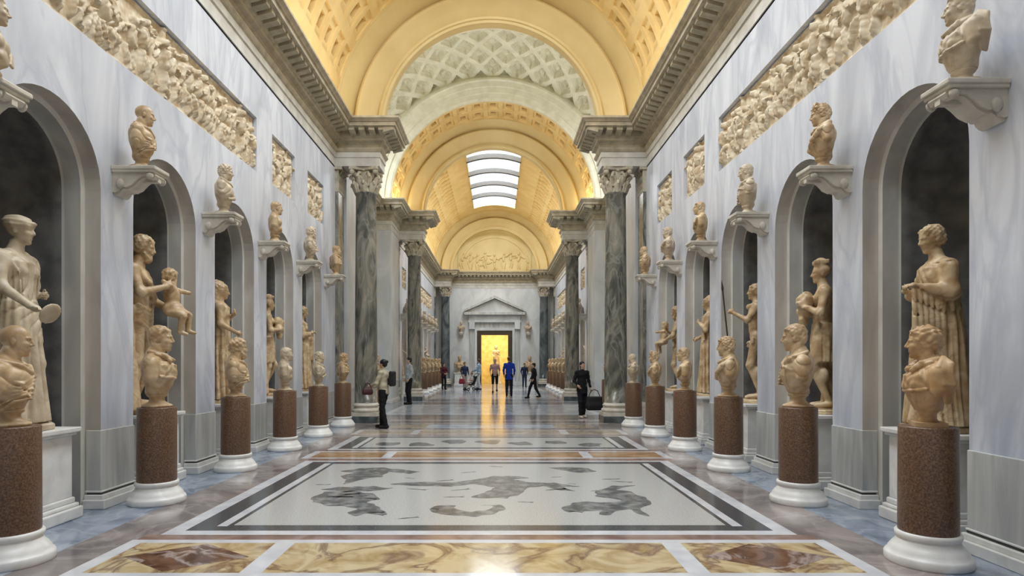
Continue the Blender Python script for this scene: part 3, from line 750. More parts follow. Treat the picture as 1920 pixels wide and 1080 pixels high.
# ------------------------------------------------------------------ vaults
def steps(v0, v1, a, b_, e=1e-3):
    return [a-e, a+e, b_-e, b_+e]
def coffered(name, y0, y1, r, zc, rows, ys, hy, sky=None, mats=None, inner=.48, d1=.05, d2=.15, lim=(0, 180), hexa=False):
    th = set(np.arange(lim[0], lim[1]+.01, 4.0)); yy = {y0, y1}
    for c, h in rows:
        for q in (h, h*inner): th |= {round(c-q-.1, 3), round(c-q+.1, 3), round(c+q-.1, 3), round(c+q+.1, 3)}
    for y in ys:
        for q in (hy, hy*inner): yy |= {round(y-q-.008, 4), round(y-q+.008, 4), round(y+q-.008, 4), round(y+q+.008, 4)}
    if sky: th |= {sky[2], 180-sky[2]}; yy |= {sky[0], sky[1]}
    th = sorted(t for t in th if lim[0] <= t <= lim[1]); yy = sorted(y for y in yy if y0 <= y <= y1)
    T, Y = np.meshgrid(th, yy, indexing='ij'); D = np.zeros_like(T)
    for c, h in rows:
        for y in ys:
            m = np.maximum(np.abs(T-c)/h, np.abs(Y-y)/hy)
            D = np.where(m < 1, d1, D); D = np.where(m < inner, d2, D)
    X = -(r+D)*np.cos(np.radians(T)); Z = zc+(r+D)*np.sin(np.radians(T))
    b = MB(); nT, nY = T.shape
    b.v = list(zip(X.ravel().tolist(), Y.ravel().tolist(), Z.ravel().tolist()))
    for i in range(nT-1):
        tm = (th[i]+th[i+1])/2
        for j in range(nY-1):
            ym = (yy[j]+yy[j+1])/2
            if sky and sky[0] < ym < sky[1] and sky[2] < tm < 180-sky[2]: continue
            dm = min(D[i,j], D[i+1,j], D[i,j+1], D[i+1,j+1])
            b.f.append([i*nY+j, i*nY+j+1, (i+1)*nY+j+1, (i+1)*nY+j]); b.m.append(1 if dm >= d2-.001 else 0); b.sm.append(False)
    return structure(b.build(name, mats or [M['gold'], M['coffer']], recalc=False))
ROWS = [(8,3.4),(21.5,5.2),(36,5.2),(50,5.2)]; ROWS = ROWS+[(180-c, h) for c, h in ROWS]
NYS = [16.05-.63*k for k in range(31)]
coffered('ceiling', YN0, 16.45, RV, ZS, ROWS, NYS, .22, sky=(.2, 15.0, 70))
FYS = [27.6+.63*k for k in range(24)]
coffered('ceiling', 27.0, 42.6, RV, ZS, ROWS, FYS, .22, sky=(29.05, 40.8, 70))
PR = [(9+9*k, 3.3) for k in range(19)]
for (a, c) in ((17.2, 19.1), (24.4, 26.3)):
    coffered('ceiling', a-.02, c+.02, 4.04, ZS, PR, [a+.5, a+1.35], .30)

def ring(name, prof, mats, n=72, mi=None, smooth=True):
    b = MB(); vs = []
    for (r, y) in prof:
        for i in range(n+1):
            t = PI*i/n; vs.append((r*math.cos(t), y, ZS+r*math.sin(t)))
    fs = [(j*(n+1)+i, j*(n+1)+i+1, (j+1)*(n+1)+i+1, (j+1)*(n+1)+i) for j in range(len(prof)-1) for i in range(n)]
    b.add(vs, fs, 0, False)
    if mi:
        b.m = [mi[j] for j in range(len(prof)-1) for i in range(n)]
    o = b.build(name, mats, recalc=False); return structure(o)
def cross_ring(dy, name):
    pr = [(4.2,16.30),(4.12,16.31),(4.10,16.36),(3.92,16.62),(3.74,16.90),(3.72,16.70),(3.66,16.66),(3.60,16.68),(3.40,16.80),(3.18,16.92),(3.12,16.94),(3.11,16.82),(3.04,16.80),(3.02,16.84),(2.96,16.86),
          (2.95,16.90),(2.95,17.12),(3.02,17.2),(4.3,17.22)]
    ring(name, [(r, y+dy) for r, y in pr], M['goldband'])
cross_ring(0, 'trim_5'); cross_ring(9.80, 'trim_6'); cross_ring(25.95, 'trim_7')
ARV = [(4.03,24.44),(4.03,24.30),(4.10,24.28),(4.28,24.28),(4.30,24.24),(4.50,24.23),(4.53,24.18),(4.72,24.16),(4.76,24.10),(4.84,24.12),(4.87,24.22),(5.2,24.4)]
ring('trim_8', ARV, M['dome'])
ring('trim_9', [(r, 43.5-y) for r, y in ARV], M['dome'])

# sail dome over the crossing with diamond coffers
def dome():
    Rr = math.sqrt(4.9**2+2.65**2); nt, ny = 380, 110
    b = MB(); V = np.zeros((nt+1, ny+1, 3)); LV = np.zeros((nt+1, ny+1))
    for j in range(ny+1):
        y = -2.65+5.3*j/ny; rho = math.sqrt(Rr*Rr-y*y)
        tmin = 0.0
        for i in range(nt+1):
            t = PI*i/nt; x = -rho*math.cos(t); z = rho*math.sin(t)
            if abs(x) > 4.9: x = math.copysign(4.9, x); 
            th = math.degrees(t)-90; ph = math.degrees(math.asin(y/Rr))
            u = th/10.8; v = (ph-22.6)/11.3
            p, q = u+v, u-v; m = max(abs(p-round(p)), abs(q-round(q)))*2
            du, dv = (p-round(p)), (q-round(q)); rr = math.hypot(du, dv)
            d = 0.0
            if m < .70: d = .10; LV[i,j] = 1
            if m < .52: d = .17; LV[i,j] = 2
            if rr < .14: d = .07+.5*rr; LV[i,j] = 0
            if abs(x) >= 4.9: d = 0
            k = (rho+d)/rho
            V[i,j] = (x*k, 21.75+y*k, ZS+z*k)
    b.v = [tuple(p) for p in V.reshape(-1, 3)]; CLM = np.abs(V[:, :, 0]) >= 4.8999
    for i in range(nt):
        for j in range(ny):
            if CLM[i:i+2, j:j+2].all(): continue
            a = i*(ny+1)+j; b.f.append([a, a+1, a+ny+2, a+ny+1]); b.m.append(0); b.sm.append(False)
    structure(b.build('ceiling', M['dome'], recalc=False))
dome()

# roof lights: frame, bars and panes
glass_m, nt_, bs_ = new_mat('roof_glass')
N_ = nt_.nodes; N_.remove(bs_)
tr_ = N_.new('ShaderNodeBsdfTransparent'); gl_ = N_.new('ShaderNodeBsdfGlossy'); mx_ = N_.new('ShaderNodeMixShader')
gl_.inputs['Roughness'].default_value = .05; mx_.inputs['Fac'].default_value = .06; tr_.inputs['Color'].default_value = (.95, .98, 1, 1)
nz_ = N_.new('ShaderNodeTexNoise'); nz_.inputs['Scale'].default_value = 3
mr_ = N_.new('ShaderNodeMapRange'); mr_.inputs['To Min'].default_value = .04; mr_.inputs['To Max'].default_value = .09
nt_.links.new(nz_.outputs['Fac'], mr_.inputs['Value']); nt_.links.new(mr_.outputs[0], mx_.inputs['Fac'])
nt_.links.new(tr_.outputs[0], mx_.inputs[1]); nt_.links.new(gl_.outputs[0], mx_.inputs[2]); nt_.links.new(mx_.outputs[0], N_['Material Output'].inputs['Surface'])
def rooflight(y0, y1, nb, idx):
    f = MB(); n = 16; t0, t1 = R(70), R(110)
    def P(r, t, y): return (r*math.cos(t), y, ZS+r*math.sin(t))
    def arcbox(ya, yb, ra, rb, mi=1):
        for i in range(n):
            a = t0+(t1-t0)*i/n; c = t0+(t1-t0)*(i+1)/n
            v = [P(ra,a,ya),P(ra,c,ya),P(ra,c,yb),P(ra,a,yb),P(rb,a,ya),P(rb,c,ya),P(rb,c,yb),P(rb,a,yb)]
            f.add(v, [(0,3,2,1),(4,5,6,7),(0,1,5,4),(2,3,7,6)], mi)
    for k in range(nb+1):
        y = y0+(y1-y0)*k/nb
        arcbox(y-.10, y+.10, RV-.06, RV+.16, 0 if k in (0, nb) else 1)
    for t in (t0, t1):
        e = R(.8)*(1 if t == t0 else -1)
        v = [P(RV-.04,t,y0),P(RV-.04,t+e,y0),P(RV+.2,t+e,y0),P(RV+.2,t,y0),P(RV-.04,t,y1),P(RV-.04,t+e,y1),P(RV+.2,t+e,y1),P(RV+.2,t,y1)]
        f.add(v, [(0,1,5,4),(1,2,6,5),(2,3,7,6),(3,0,4,7)])
    o = structure(f.build('window_%d' % idx, [M['goldband'], M['bar']]))
    for k in range(nb):
        g = MB(); ya = y0+(y1-y0)*k/nb+.1; yb = y0+(y1-y0)*(k+1)/nb-.1
        for i in range(n):
            a = t0+(t1-t0)*i/n; c = t0+(t1-t0)*(i+1)/n
            g.quad(P(RV+.1,a,ya), P(RV+.1,c,ya), P(RV+.1,c,yb), P(RV+.1,a,yb))
        g.build('pane', glass_m, o, recalc=False)
rooflight(.2, 15.0, 6, 3); rooflight(29.05, 40.8, 5, 4)
# wall closing the hall behind the photographer
b = MB(); b.quad((-4.2,YN0,0), (4.2,YN0,0), (4.2,YN0,8), (-4.2,YN0,8)); 
b.add([(0,YN0,8)]+[(4.2*math.cos(PI*i/24), YN0, 8+4.2*math.sin(PI*i/24)) for i in range(25)], [(0,i,i+1) for i in range(1,25)])
structure(b.build('wall_front', M['wall']))

# ------------------------------------------------------------------ end wall with the doorway
YE = 43.5
b = MB(); dw, dh = .95, 3.6
b.quad((-4.2,YE,0), (-dw,YE,0), (-dw,YE,dh), (-4.2,YE,dh)); b.quad((dw,YE,0), (4.2,YE,0), (4.2,YE,dh), (dw,YE,dh))
b.quad((-4.2,YE,dh), (4.2,YE,dh), (4.2,YE,8), (-4.2,YE,8))
structure(b.build('wall_back', M['wallfar'], recalc=False))
b = MB(); b.box(-4.2,-1.8,YE-.07,YE,0,.16); b.box(1.8,4.2,YE-.07,YE,0,.16); structure(bevel(b.build('baseboard_back', M['white'])))
# lunette with a raised figure group
def heightfield(name, origin, du, dv, U, V, Hf, mat_, parent=None, res=.016):
    nu, nv = int(U/res)+1, int(V/res)+1
    uu = np.linspace(0, U, nu); vv = np.linspace(0, V, nv); A, B = np.meshgrid(uu, vv, indexing='ij'); H = Hf(A, B)
    o = np.array(origin); du = np.array(du, float); dv = np.array(dv, float); nn = np.cross(du, dv)
    P = o+A[..., None]*du+B[..., None]*dv+H[..., None]*nn
    q = MB(); q.v = [tuple(p) for p in P.reshape(-1, 3).tolist()]
    for i in range(nu-1):
        for j in range(nv-1):
            a = i*nv+j; q.f.append([a, a+nv, a+nv+1, a+1]); q.m.append(0); q.sm.append(True)
    return q.build(name, mat_, parent, recalc=False)
def figures(A, B, U, V, n, depth, seed, u0=0.0):
    rng = random.Random(seed); H = np.zeros_like(A)
    def el(cx, cy, rx, ry, h, ang=0):
        nonlocal H
        m = (np.abs(A-cx) < max(rx, ry)) & (np.abs(B-cy) < max(rx, ry)); 
        if not m.any(): return
        x = A[m]-cx; y = B[m]-cy; c, s_ = math.cos(ang), math.sin(ang); x, y = x*c+y*s_, -x*s_+y*c
        q = 1-(x/rx)**2-(y/ry)**2; H[m] = np.maximum(H[m], np.where(q > 0, h*np.minimum(1, 1.5*np.sqrt(np.maximum(q, 0)))*(.8+.2*np.sqrt(np.maximum(q, 0))), 0))
    for k in range(n):
        cx = U*(k+.5)/n+rng.uniform(-.07, .07); f = V/.98; h = depth*rng.uniform(.75, 1); hz = (.80+rng.uniform(-.10, .05))*f
        el(cx+rng.uniform(-.05, .05), hz, .050*f, .066*f, h*1.05)
        lean_ = rng.uniform(-.3, .3)
        el(cx, hz-.22*f, .068*f, .165*f, h, lean_)
        for q in (-1, 1):
            a = rng.uniform(-.35, .35); el(cx+q*.05*f-a*.2, hz-.54*f, .030*f, .19*f, h*rng.uniform(.6, 1), a)
            a = q*rng.uniform(.5, 1.9); el(cx+q*.13*f, hz-.17*f+rng.uniform(-.08, .12), .022*f, .13*f, h*rng.uniform(.6, .95), a)
        if rng.random() < .45: el(cx+.16*f, hz-.45*f, .15*f, .07*f, h*.8, rng.uniform(-.3, .3)); el(cx+.28*f, hz-.28*f, .035, .11, h*.8, -.6)
        for q in range(2): el(cx+rng.uniform(-.2, .2), rng.uniform(.1, .9)*V, .018, .05, h*.55, rng.uniform(0, 3))
    H += depth*.10*np.sin(A*90+3*np.sin(B*30))*(H > depth*.2)
    return H
lo = MB(); n = 48; r = 3.1
lo.add([(0,YE+.02,ZS)]+[(r*math.cos(PI*i/n), YE+.02, ZS+r*math.sin(PI*i/n)) for i in range(n+1)], [(0,i,i+1) for i in range(1,n+1)])
lo.build('wall_back', M['goldband'], recalc=False)['kind'] = 'structure'
lr = empty('lunette_relief', (0,YE-.03,ZS), 0, 'golden half-round relief with figure group in lunette above the far door', 'relief')
H0 = heightfield('relief_field', (-2.6,0,.12), (1,0,0), (0,0,1), 5.2, 2.5,
    lambda A, B: (lambda m: figures(A, B, 5.2, 1.5, 9, .10, 5)*m+.05*np.where((m > 0) & (((A-2.6)**2+(B+.1)**2) > 2.45**2), 1, 0))(((A-2.6)**2+(B+.12)**2 < 2.6**2)*1.0), M['goldband'], lr)

# doorway: reveal, frame, consoles, entablature, pediment
d = MB()
for s in (-1, 1):
    x = lambda a, c: sorted((s*a, s*c))
    d.box(*x(.95, 1.25), YE-.10, YE+.35, 0, 3.6, 1)
    d.box(*x(1.25, 1.42), YE-.16, YE, .3, 3.9, 0); d.box(*x(1.42, 1.76), YE-.10, YE, .3, 4.0, 2)
    d.box(*x(1.40, 1.80), YE-.30, YE, 4.0, 4.48, 0)
    d.box(*x(1.25, 1.80), YE-.2, YE, 0, .3, 0)
d.box(-1.25, 1.25, YE-.10, YE+.35, 3.6, 3.9, 1); d.box(-1.42, 1.42, YE-.16, YE, 3.9, 4.1, 0)
d.box(-1.39, 1.39, YE-.07, YE, 4.1, 4.48, 2)
d.box(-1.85, 1.85, YE-.28, YE, 4.48, 4.62, 0); d.box(-1.8, 1.8, YE-.22, YE, 4.62, 5.0, 0); d.box(-1.7, 1.7, YE-.235, YE, 4.70, 4.94, 0)
d.box(-2.15, 2.15, YE-.50, YE, 5.0, 5.2, 2)
d.prism([(-2.15,5.2),(2.15,5.2),(0,6.12)], 'y', YE-.2, YE, 0)
for s in (-1, 1):
    d.prism([(s*2.2,5.2),(s*2.2,5.34),(0,6.36),(0,6.16)], 'y', YE-.5, YE, 2)
dr = structure(bevel(d.build('door_1', [M['wallfar'], M['brass'], M['dado']]), .012, 2))

# gilded room beyond the door, lit by its own warm lamp
M['gild'] = stone('gilded_wall_hanging', (.74,.55,.16), (.90,.74,.34), scale=3, rough=.5)
g = MB(); x0, x1, y0, y1, z1 = -2.6, 2.6, YE+.35, 49.0, 4.4
g.quad((x0,y1,0),(x1,y1,0),(x1,y1,z1),(x0,y1,z1)); g.quad((x0,y0,0),(x0,y1,0),(x0,y1,z1),(x0,y0,z1)); g.quad((x1,y0,0),(x1,y1,0),(x1,y1,z1),(x1,y0,z1))
g.quad((x0,y0,z1),(x1,y0,z1),(x1,y1,z1),(x0,y1,z1)); g.quad((x0,y0,0),(-.95,y0,0),(-.95,y0,z1),(x0,y0,z1)); g.quad((.95,y0,0),(x1,y0,0),(x1,y0,z1),(.95,y0,z1))
structure(g.build('wall_passage', M['gild'], recalc=False))
area('passage_lamp', (0, 46.4, 4.3), (0, 0, 0), 3.0, 3.4, 240, (1, .88, .60))

# ------------------------------------------------------------------ floor of inlaid marbles
F = [
 stone('grey_rose_floor_marble', (.16,.14,.14), (.33,.28,.26), scale=1.1, rough=.13, dist=1.6, vein=((.48,.43,.42), 1.2, .35)),            # 0 field
 stone('blue_grey_floor_marble', (.15,.19,.26), (.33,.38,.46), scale=1.4, rough=.13, dist=1.8, vein=((.50,.52,.56), 1.5, .4)),             # 1
 stone('white_floor_marble', (.56,.57,.61), (.72,.72,.74), scale=4, rough=.13),                                                            # 2
 stone('dark_mosaic_border', (.05,.055,.06), (.11,.115,.12), scale=40, rough=.16),                                                         # 3
 stone('pale_mosaic_ground', (.44,.44,.43), (.56,.56,.545), scale=60, rough=.15, detail=2),                                                 # 4
 stone('yellow_antique_marble', (.42,.29,.12), (.62,.50,.30), scale=2.6, rough=.13, dist=2.2, lo=.3, hi=.6, vein=((.16,.075,.045), 1.2, .8)), # 5
 stone('red_brown_breccia', (.08,.035,.02), (.22,.12,.075), scale=2.5, rough=.13, dist=2, vein=((.6,.52,.48), 1.6, .6)),                    # 6
 stone('rosy_brown_marble', (.20,.12,.10), (.36,.25,.21), scale=2.2, rough=.13, dist=1.5),                                                 # 7
 stone('orange_alabaster', (.30,.16,.07), (.50,.34,.20), scale=2, stretch=(.4,1,1), rough=.13, dist=2),                                    # 8
 stone('light_blue_marble', (.36,.41,.48), (.56,.60,.66), scale=1.5, rough=.13, dist=1.2),                                                 # 9
 stone('dark_mosaic_figure', (.11,.115,.12), (.33,.33,.325), scale=7, rough=.16, detail=8, lo=.42, hi=.72),                                             # 10
 stone('tan_floor_marble', (.36,.30,.22), (.52,.45,.35), scale=2, rough=.13, dist=1.5),                                                    # 11
]
rects = []   # (x0,x1,y0,y1,material) painted in order
def rc(x0, x1, y0, y1, m): rects.append((x0, x1, y0, y1, m))
def rs(x0, x1, y0, y1, m): rc(x0, x1, y0, y1, m); rc(-x1, -x0, y0, y1, m)
rc(-5.6, 5.6, -3.6, 49.1, 0)
rs(3.55, 5.6, -3.6, 17.2, 1); rs(3.3, 3.55, -3.6, 17.2, 0)
def strip(y0, y1, m_end=5, m_mid=5):
    rc(-3.13, 3.13, y0, y1, 2); rc(-3.0, -1.80, y0+.1, y1-.1, m_end); rc(1.80, 3.0, y0+.1, y1-.1, m_end); rc(-1.63, 1.63, y0+.1, y1-.1, m_mid)
def mosaic(y0, y1):
    rc(-2.97, 2.97, y0-.14, y1+.12, 2); rc(-2.81, 2.81, y0, y1, 3); rc(-2.58, 2.58, y0+.16, y1-.16, 2); rc(-2.48, 2.48, y0+.16, y1-.16, 3); rc(-2.43, 2.43, y0+.2, y1-.2, 4)
rc(-3.1, 3.1, 5.56, 5.72, 7); strip(4.58, 5.56)
rc(-2.97, 2.97, 5.72, 5.86, 2)
mosaic(5.86, 9.95)
rc(-3.1, 3.1, 10.07, 10.3, 7); strip(10.3, 11.15, 8, 8); rc(-3.1, 3.1, 11.15, 11.33, 7)
mosaic(11.45, 13.4)
rc(-3.1, 3.1, 13.55, 13.75, 7); strip(13.75, 14.75, 11, 11); rc(-3.13, 3.13, 14.9, 16.1, 0); rc(-3.1, 3.1, 16.2, 16.3, 2); rc(-2.6, 2.6, 15.05, 16.0, 11); rc(-1.6, 1.6, 15.05, 16.0, 9)
rc(-3.4, 3.4, 17.1, 17.25, 2); rc(-3.6, 3.6, 17.25, 18.5, 0); rc(-4.9, 4.9, 18.5, 18.75, 3); rc(-4.9, 4.9, 18.75, 24.5, 1); rc(-3.4, 3.4, 19.1, 23.6, 2); rc(-3.2, 3.2, 19.3, 23.4, 9)
rc(-4.9, 4.9, 24.6, 24.75, 3); rc(-4.05, 4.05, 25.2, 25.5, 2); rc(-4.05, 4.05, 25.5, 26.9, 1)
for k in range(4):
    y = 27.3+4.1*k
    rc(-3.1, 3.1, y, y+.15, 2); rc(-2.9, 2.9, y+.3, y+3.6, 1 if k % 2 else 4); rc(-2.6, 2.6, y+.6, y+3.3, 9 if k % 2 == 0 else 1)
for k in range(0, 2): strip(.5+2.0*k, 1.4+2.0*k)
rs(3.3, 5.6, 26.3, 43.5, 1)
for fm in F: fm.node_tree.nodes['Principled BSDF'].inputs['Specular IOR Level'].default_value = .38
xs = sorted({v for r in rects for v in r[:2]}); ys = sorted({v for r in rects for v in r[2:4]})
b = MB(); xi = {v: i for i, v in enumerate(xs)}; yi = {v: i for i, v in enumerate(ys)}
G = np.zeros((len(xs)-1, len(ys)-1), int)
for x0, x1, y0, y1, m in rects: G[xi[x0]:xi[x1], yi[y0]:yi[y1]] = m
b.v = [(x, y, 0) for x in xs for y in ys]; ny = len(ys)
for i in range(len(xs)-1):
    for j in range(len(ys)-1):
        b.f.append([i*ny+j, (i+1)*ny+j, (i+1)*ny+j+1, i*ny+j+1]); b.m.append(int(G[i, j])); b.sm.append(False)
floor = structure(b.build('floor', F, recalc=False))
def slab(name, pts, m, t=.0015, sub=2):
    """thin inlay with a rounded outline"""
    P = [Vector(p) for p in pts]
    if sub:
        Q = []; n = len(P)
        for i in range(n):
            p0, p1, p2, p3 = P[i-1], P[i], P[(i+1) % n], P[(i+2) % n]
            for k in range(4):
                u = k/4; Q.append(.5*((2*p1)+(p2-p0)*u+(2*p0-5*p1+4*p2-p3)*u*u+(3*p1-p0-3*p2+p3)*u**3))
        P = Q
    q = MB(); q.prism([(p.x, p.y) for p in P], 'z', 0.0002, t); return q.build(name, m, floor)
for (cx, y0, y1, m) in ((-2.4, 4.68, 5.46, 6), (2.4, 4.68, 5.46, 6)):
    slab('lozenge_inlay', [(cx-.52,(y0+y1)/2), (cx,y0+.03), (cx+.52,(y0+y1)/2), (cx,y1-.03)], F[6], sub=0)
# sea creatures of the large black and white mosaic, outlines measured on the floor
def fl(px, py): Y = 1840/(py-681); return (.17+(px-932)*Y/1150, Y)
CRE = [
 [(585,932),(612,922),(660,920),(700,926),(712,936),(690,942),(712,952),(722,964),(690,962),(668,968),(655,962),(668,954),(640,948),(610,948),(590,942)],
 [(640,884),(676,878),(718,877),(745,880),(790,884),(770,888),(730,885),(716,894),(690,897),(660,905),(640,908),(650,899),(636,893),(662,887)],
 [(730,908),(760,905),(800,904),(850,905),(900,898),(922,893),(968,893),(990,896),(960,899),(1000,905),(1040,905),(1088,912),(1060,914),(1080,921),(1050,919),(1020,912),(990,914),(975,926),(950,934),(905,934),(880,932),(905,924),(930,914),(890,908),(840,912),(780,911)],
 [(804,956),(820,949),(850,948),(860,956),(880,960),(910,957),(925,949),(905,948),(940,947),(945,954),(925,964),(890,968),(850,967),(815,963)],
 [(1050,953),(1075,944),(1100,940),(1130,942),(1165,940),(1150,935),(1115,930),(1120,921),(1150,911),(1190,910),(1155,918),(1185,922),(1215,936),(1218,945),(1200,954),(1215,968),(1195,964),(1180,955),(1160,957),(1140,966),(1122,964),(1130,957),(1095,958),(1062,960)],
 [(1030,877),(1060,876),(1100,878),(1120,884),(1090,886),(1060,883)],
 [(600,918),(640,913),(700,912),(735,915),(700,920),(650,922)],
]
rj = random.Random(5)
for c in CRE:
    P_ = [Vector(fl(*p)) for p in c]; Q_ = []
    for i in range(len(P_)):
        a_, b_ = P_[i], P_[(i+1) % len(P_)]; nn_ = max(1, int((b_-a_).length/.09))
        for k in range(nn_):
            p_ = a_+(b_-a_)*(k/nn_); Q_.append((p_.x+rj.uniform(-.022, .022), p_.y+rj.uniform(-.022, .022)))
    slab('mosaic_creature', Q_, F[10])
for k in range(26):      # small fish, waves and limbs between the creatures
    x_, y_ = rj.uniform(-2.2, 2.2), rj.uniform(6.3, 9.6); L_ = rj.uniform(.05, .16); a_ = rj.uniform(-.5, .5)
    slab('mosaic_creature', [(x_+L_*(u*math.cos(a_)-v*math.sin(a_)), y_+L_*(u*math.sin(a_)+v*math.cos(a_))) for u, v in ((-1,0),(-.3,.16),(.5,.1),(1,.3),(.8,0),(1,-.2),(.4,-.12),(-.4,-.14))], F[10])
rr = random.Random(3)
for k in range(7):
    x = -2.0+4.0*k/6; y = 12.4+rr.uniform(-.4, .4)
    slab('mosaic_creature', [(x+.28*math.cos(a)*rr.uniform(.6,1.1), y+.35*math.sin(a)*rr.uniform(.5,1.1)) for a in [i*PI/5 for i in range(10)]], F[10])

# ------------------------------------------------------------------ pedestals, brackets, columns, lamps
ORD = ['nearest', 'second', 'third', 'fourth', 'fifth', 'sixth', 'seventh', 'eighth']
def make_pedestal():
    t = empty('round_pedestal')
    b = MB(); b.lathe([(.001,.245),(.207,.245),(.209,.26),(.206,1.085),(.20,1.095),(.001,1.095)], n=48); b.build('shaft', M['porphyry'], t)
    b = MB(); b.lathe([(.001,0),(.30,0),(.305,.015),(.305,.06),(.295,.075),(.285,.08),(.275,.105),(.25,.14),(.225,.165),(.220,.185),(.214,.19),(.214,.20),(.226,.205),(.231,.22),(.231,.24),(.222,.25),(.001,.25)], n=56)
    b.build('base', M['white'], t)
    return t
PED = make_pedestal()
def pedestal(loc, label, group=None):
    global PED
    o = PED if not PED.get('label') else copy_tree(PED)
    o.location = loc; return tag(o, label, 'pedestal', group)
def make_bracket():      # local: wall plane at y=0, projects towards -y, top at z=0
    t = empty('wall_bracket')
    b = MB(); b.box(-.16,.16,-.50,0,-.045,0); b.box(-.15,.15,-.48,0,-.075,-.04); bevel(b.build('shelf', M['bracket'], t), .01, 2)
    pr = [(0,-.07),(-.50,-.07),(-.515,-.10),(-.49,-.135),(-.44,-.14),(-.41,-.12),(-.36,-.125),(-.30,-.17),(-.24,-.23),(-.17,-.26),(-.12,-.255),(-.09,-.275),(-.07,-.315),(-.03,-.33),(0,-.32)]
    b = MB(); pr = [(y*.93, z) for y, z in pr]; b.prism(pr, 'x', -.10, .10); b.prism([(y*.97, z*.9-.005) for y, z in pr], 'x', -.125, .125)
    b.box(-.03,.03,-.47,-.02,-.16,-.1)
    b.build('scroll', M['bracket'], t)
    for q in (-1, 1):
        b = MB(); b.lathe([(.001,-.012),(.045,-.012),(.055,0),(.03,.02),(.001,.02)], n=20)
        v = b.v; b.v = [(q*(.13+z), -.43+x*.8, -.115+y*.8) for x, y, z in v]; b.build('volute', M['bracket'], t)
        b = MB(); b.lathe([(.001,-.012),(.05,-.012),(.06,0),(.035,.02),(.001,.02)], n=20)
        v = b.v; b.v = [(q*(.13+z), -.09+x*.8, -.2+y) for x, y, z in v]; b.build('volute', M['bracket'], t)
    return t
BRK = make_bracket()
def bracket(loc, rz, label, group=None):
    o = BRK if not BRK.get('label') else copy_tree(BRK)
    o.location = loc; o.rotation_euler = (0, 0, rz); return tag(o, label, 'bracket', group)
TURN = R(24)
def rz_of(s): return (R(90) if s < 0 else R(-90))-s*TURN       # front (-y) turned to the hall axis

def capital_mesh():
    s = Sculpt((-.52,-.52,-.04), (.52,.52,.70), .0125)
    s.cap((0,0,.0), (0,0,.5), .25, .29, .02); s.cap((0,0,-.0), (0,0,.02), .28, .28, .01)
    for tier, (r0, z0, z1, out, n, ph) in enumerate(((.27,.03,.26,.10,8,0),(.27,.2,.44,.13,8,PI/8))):
        for k in range(n):
            a = ph+2*PI*k/n; c, q = math.cos(a), math.sin(a)
            P = lambda r, z, t=0: (r*c-t*q, r*q+t*c, z)
            s.tube([P(r0,z0), P(r0+.05,(z0+z1)/2), P(r0+out,z1), P(r0+out+.03,z1-.05)], [.055,.05,.045,.03], .012)
            for t in (-1, 1): s.tube([P(r0,z0,.06*t), P(r0+.05,(z0+z1)/2+.02,.075*t), P(r0+out*.7,z1-.03,.06*t)], [.03,.028,.02], .008)
    for k in range(4):
        a = PI/4+k*PI/2; c, q = math.cos(a), math.sin(a)
        s.tube([(c*.28,q*.28,.38), (c*.36,q*.36,.52), (c*.46,q*.46,.56)], [.04,.04,.04], .01)
        s.ell((c*.44,q*.44,.535), .075, .01)
        a = k*PI/2; c, q = math.cos(a), math.sin(a); s.ell((c*.34,q*.34,.6), .055, .01)
        for t in (-.12, .12): s.ell((c*.31-t*q,q*.31+t*c,.5), .05, .01)
    s.box((0,0,.625), (.39,.39,.045), .01, .005)
    for k in range(4):
        a = k*PI/2; s.ell((math.cos(a)*.72,math.sin(a)*.72,.63), (.40,.40,.3), .01, 'd')
        a = PI/4+k*PI/2; s.box((math.cos(a)*.45,math.sin(a)*.45,.625), (.07,.05,.045), .01, .005, rot=rotm(a))
    return s.mesh('capital')
CAPM = capital_mesh()
def make_column():
    t = empty('marble_column')
    b = MB(); b.box(-.40,.40,-.40,.40,0,.17); bevel(b.build('plinth', M['coldark'], t), .01, 2)
    b = MB(); b.box(-.395,.395,-.395,.395,.17,.27); b.lathe([(.001,.27),(.37,.27),(.395,.30),(.395,.335),(.375,.36),(.335,.37),(.32,.40),(.33,.425),(.355,.435),(.36,.46),(.345,.48),(.325,.49),(.32,.52),(.001,.52)], n=48)
    b.build('base', M['bracket'], t)
    b = MB(); b.lathe([(.315,.52),(.308,.56)]+[(.308-.035*(k/12)**1.6, .56+5.62*k/12) for k in range(13)]+[(.295,6.20),(.295,6.24)], n=56, cap=True); b.build('shaft', M['column'], t)
    c = linkmesh('capital', CAPM, M['capital'], t); c.location = (0, 0, 6.235); 
    return t
COL = make_column()
n_ = 0
for (yy_, where) in ((16.86, 'before the crossing'), (26.66, 'beyond the crossing'), (42.85, 'beside the far door wall')):
    for s in (-1, 1):
        o = COL if n_ == 0 else copy_tree(COL); n_ += 1
        o.location = (s*3.43, yy_, 0); o.rotation_euler = (0, 0, [0, PI, PI/2, 0, PI, 0][n_-1])
        tag(o, 'tall grey-green veined marble column with carved capital, %s side, %s' % (side_name(s), where), 'column', 'hall columns')
        if yy_ > 40:
            for ch in o.children:
                if ch.name.startswith('shaft'): ch.material_slots[0].link = 'OBJECT'; ch.material_slots[0].material = M['coldark']

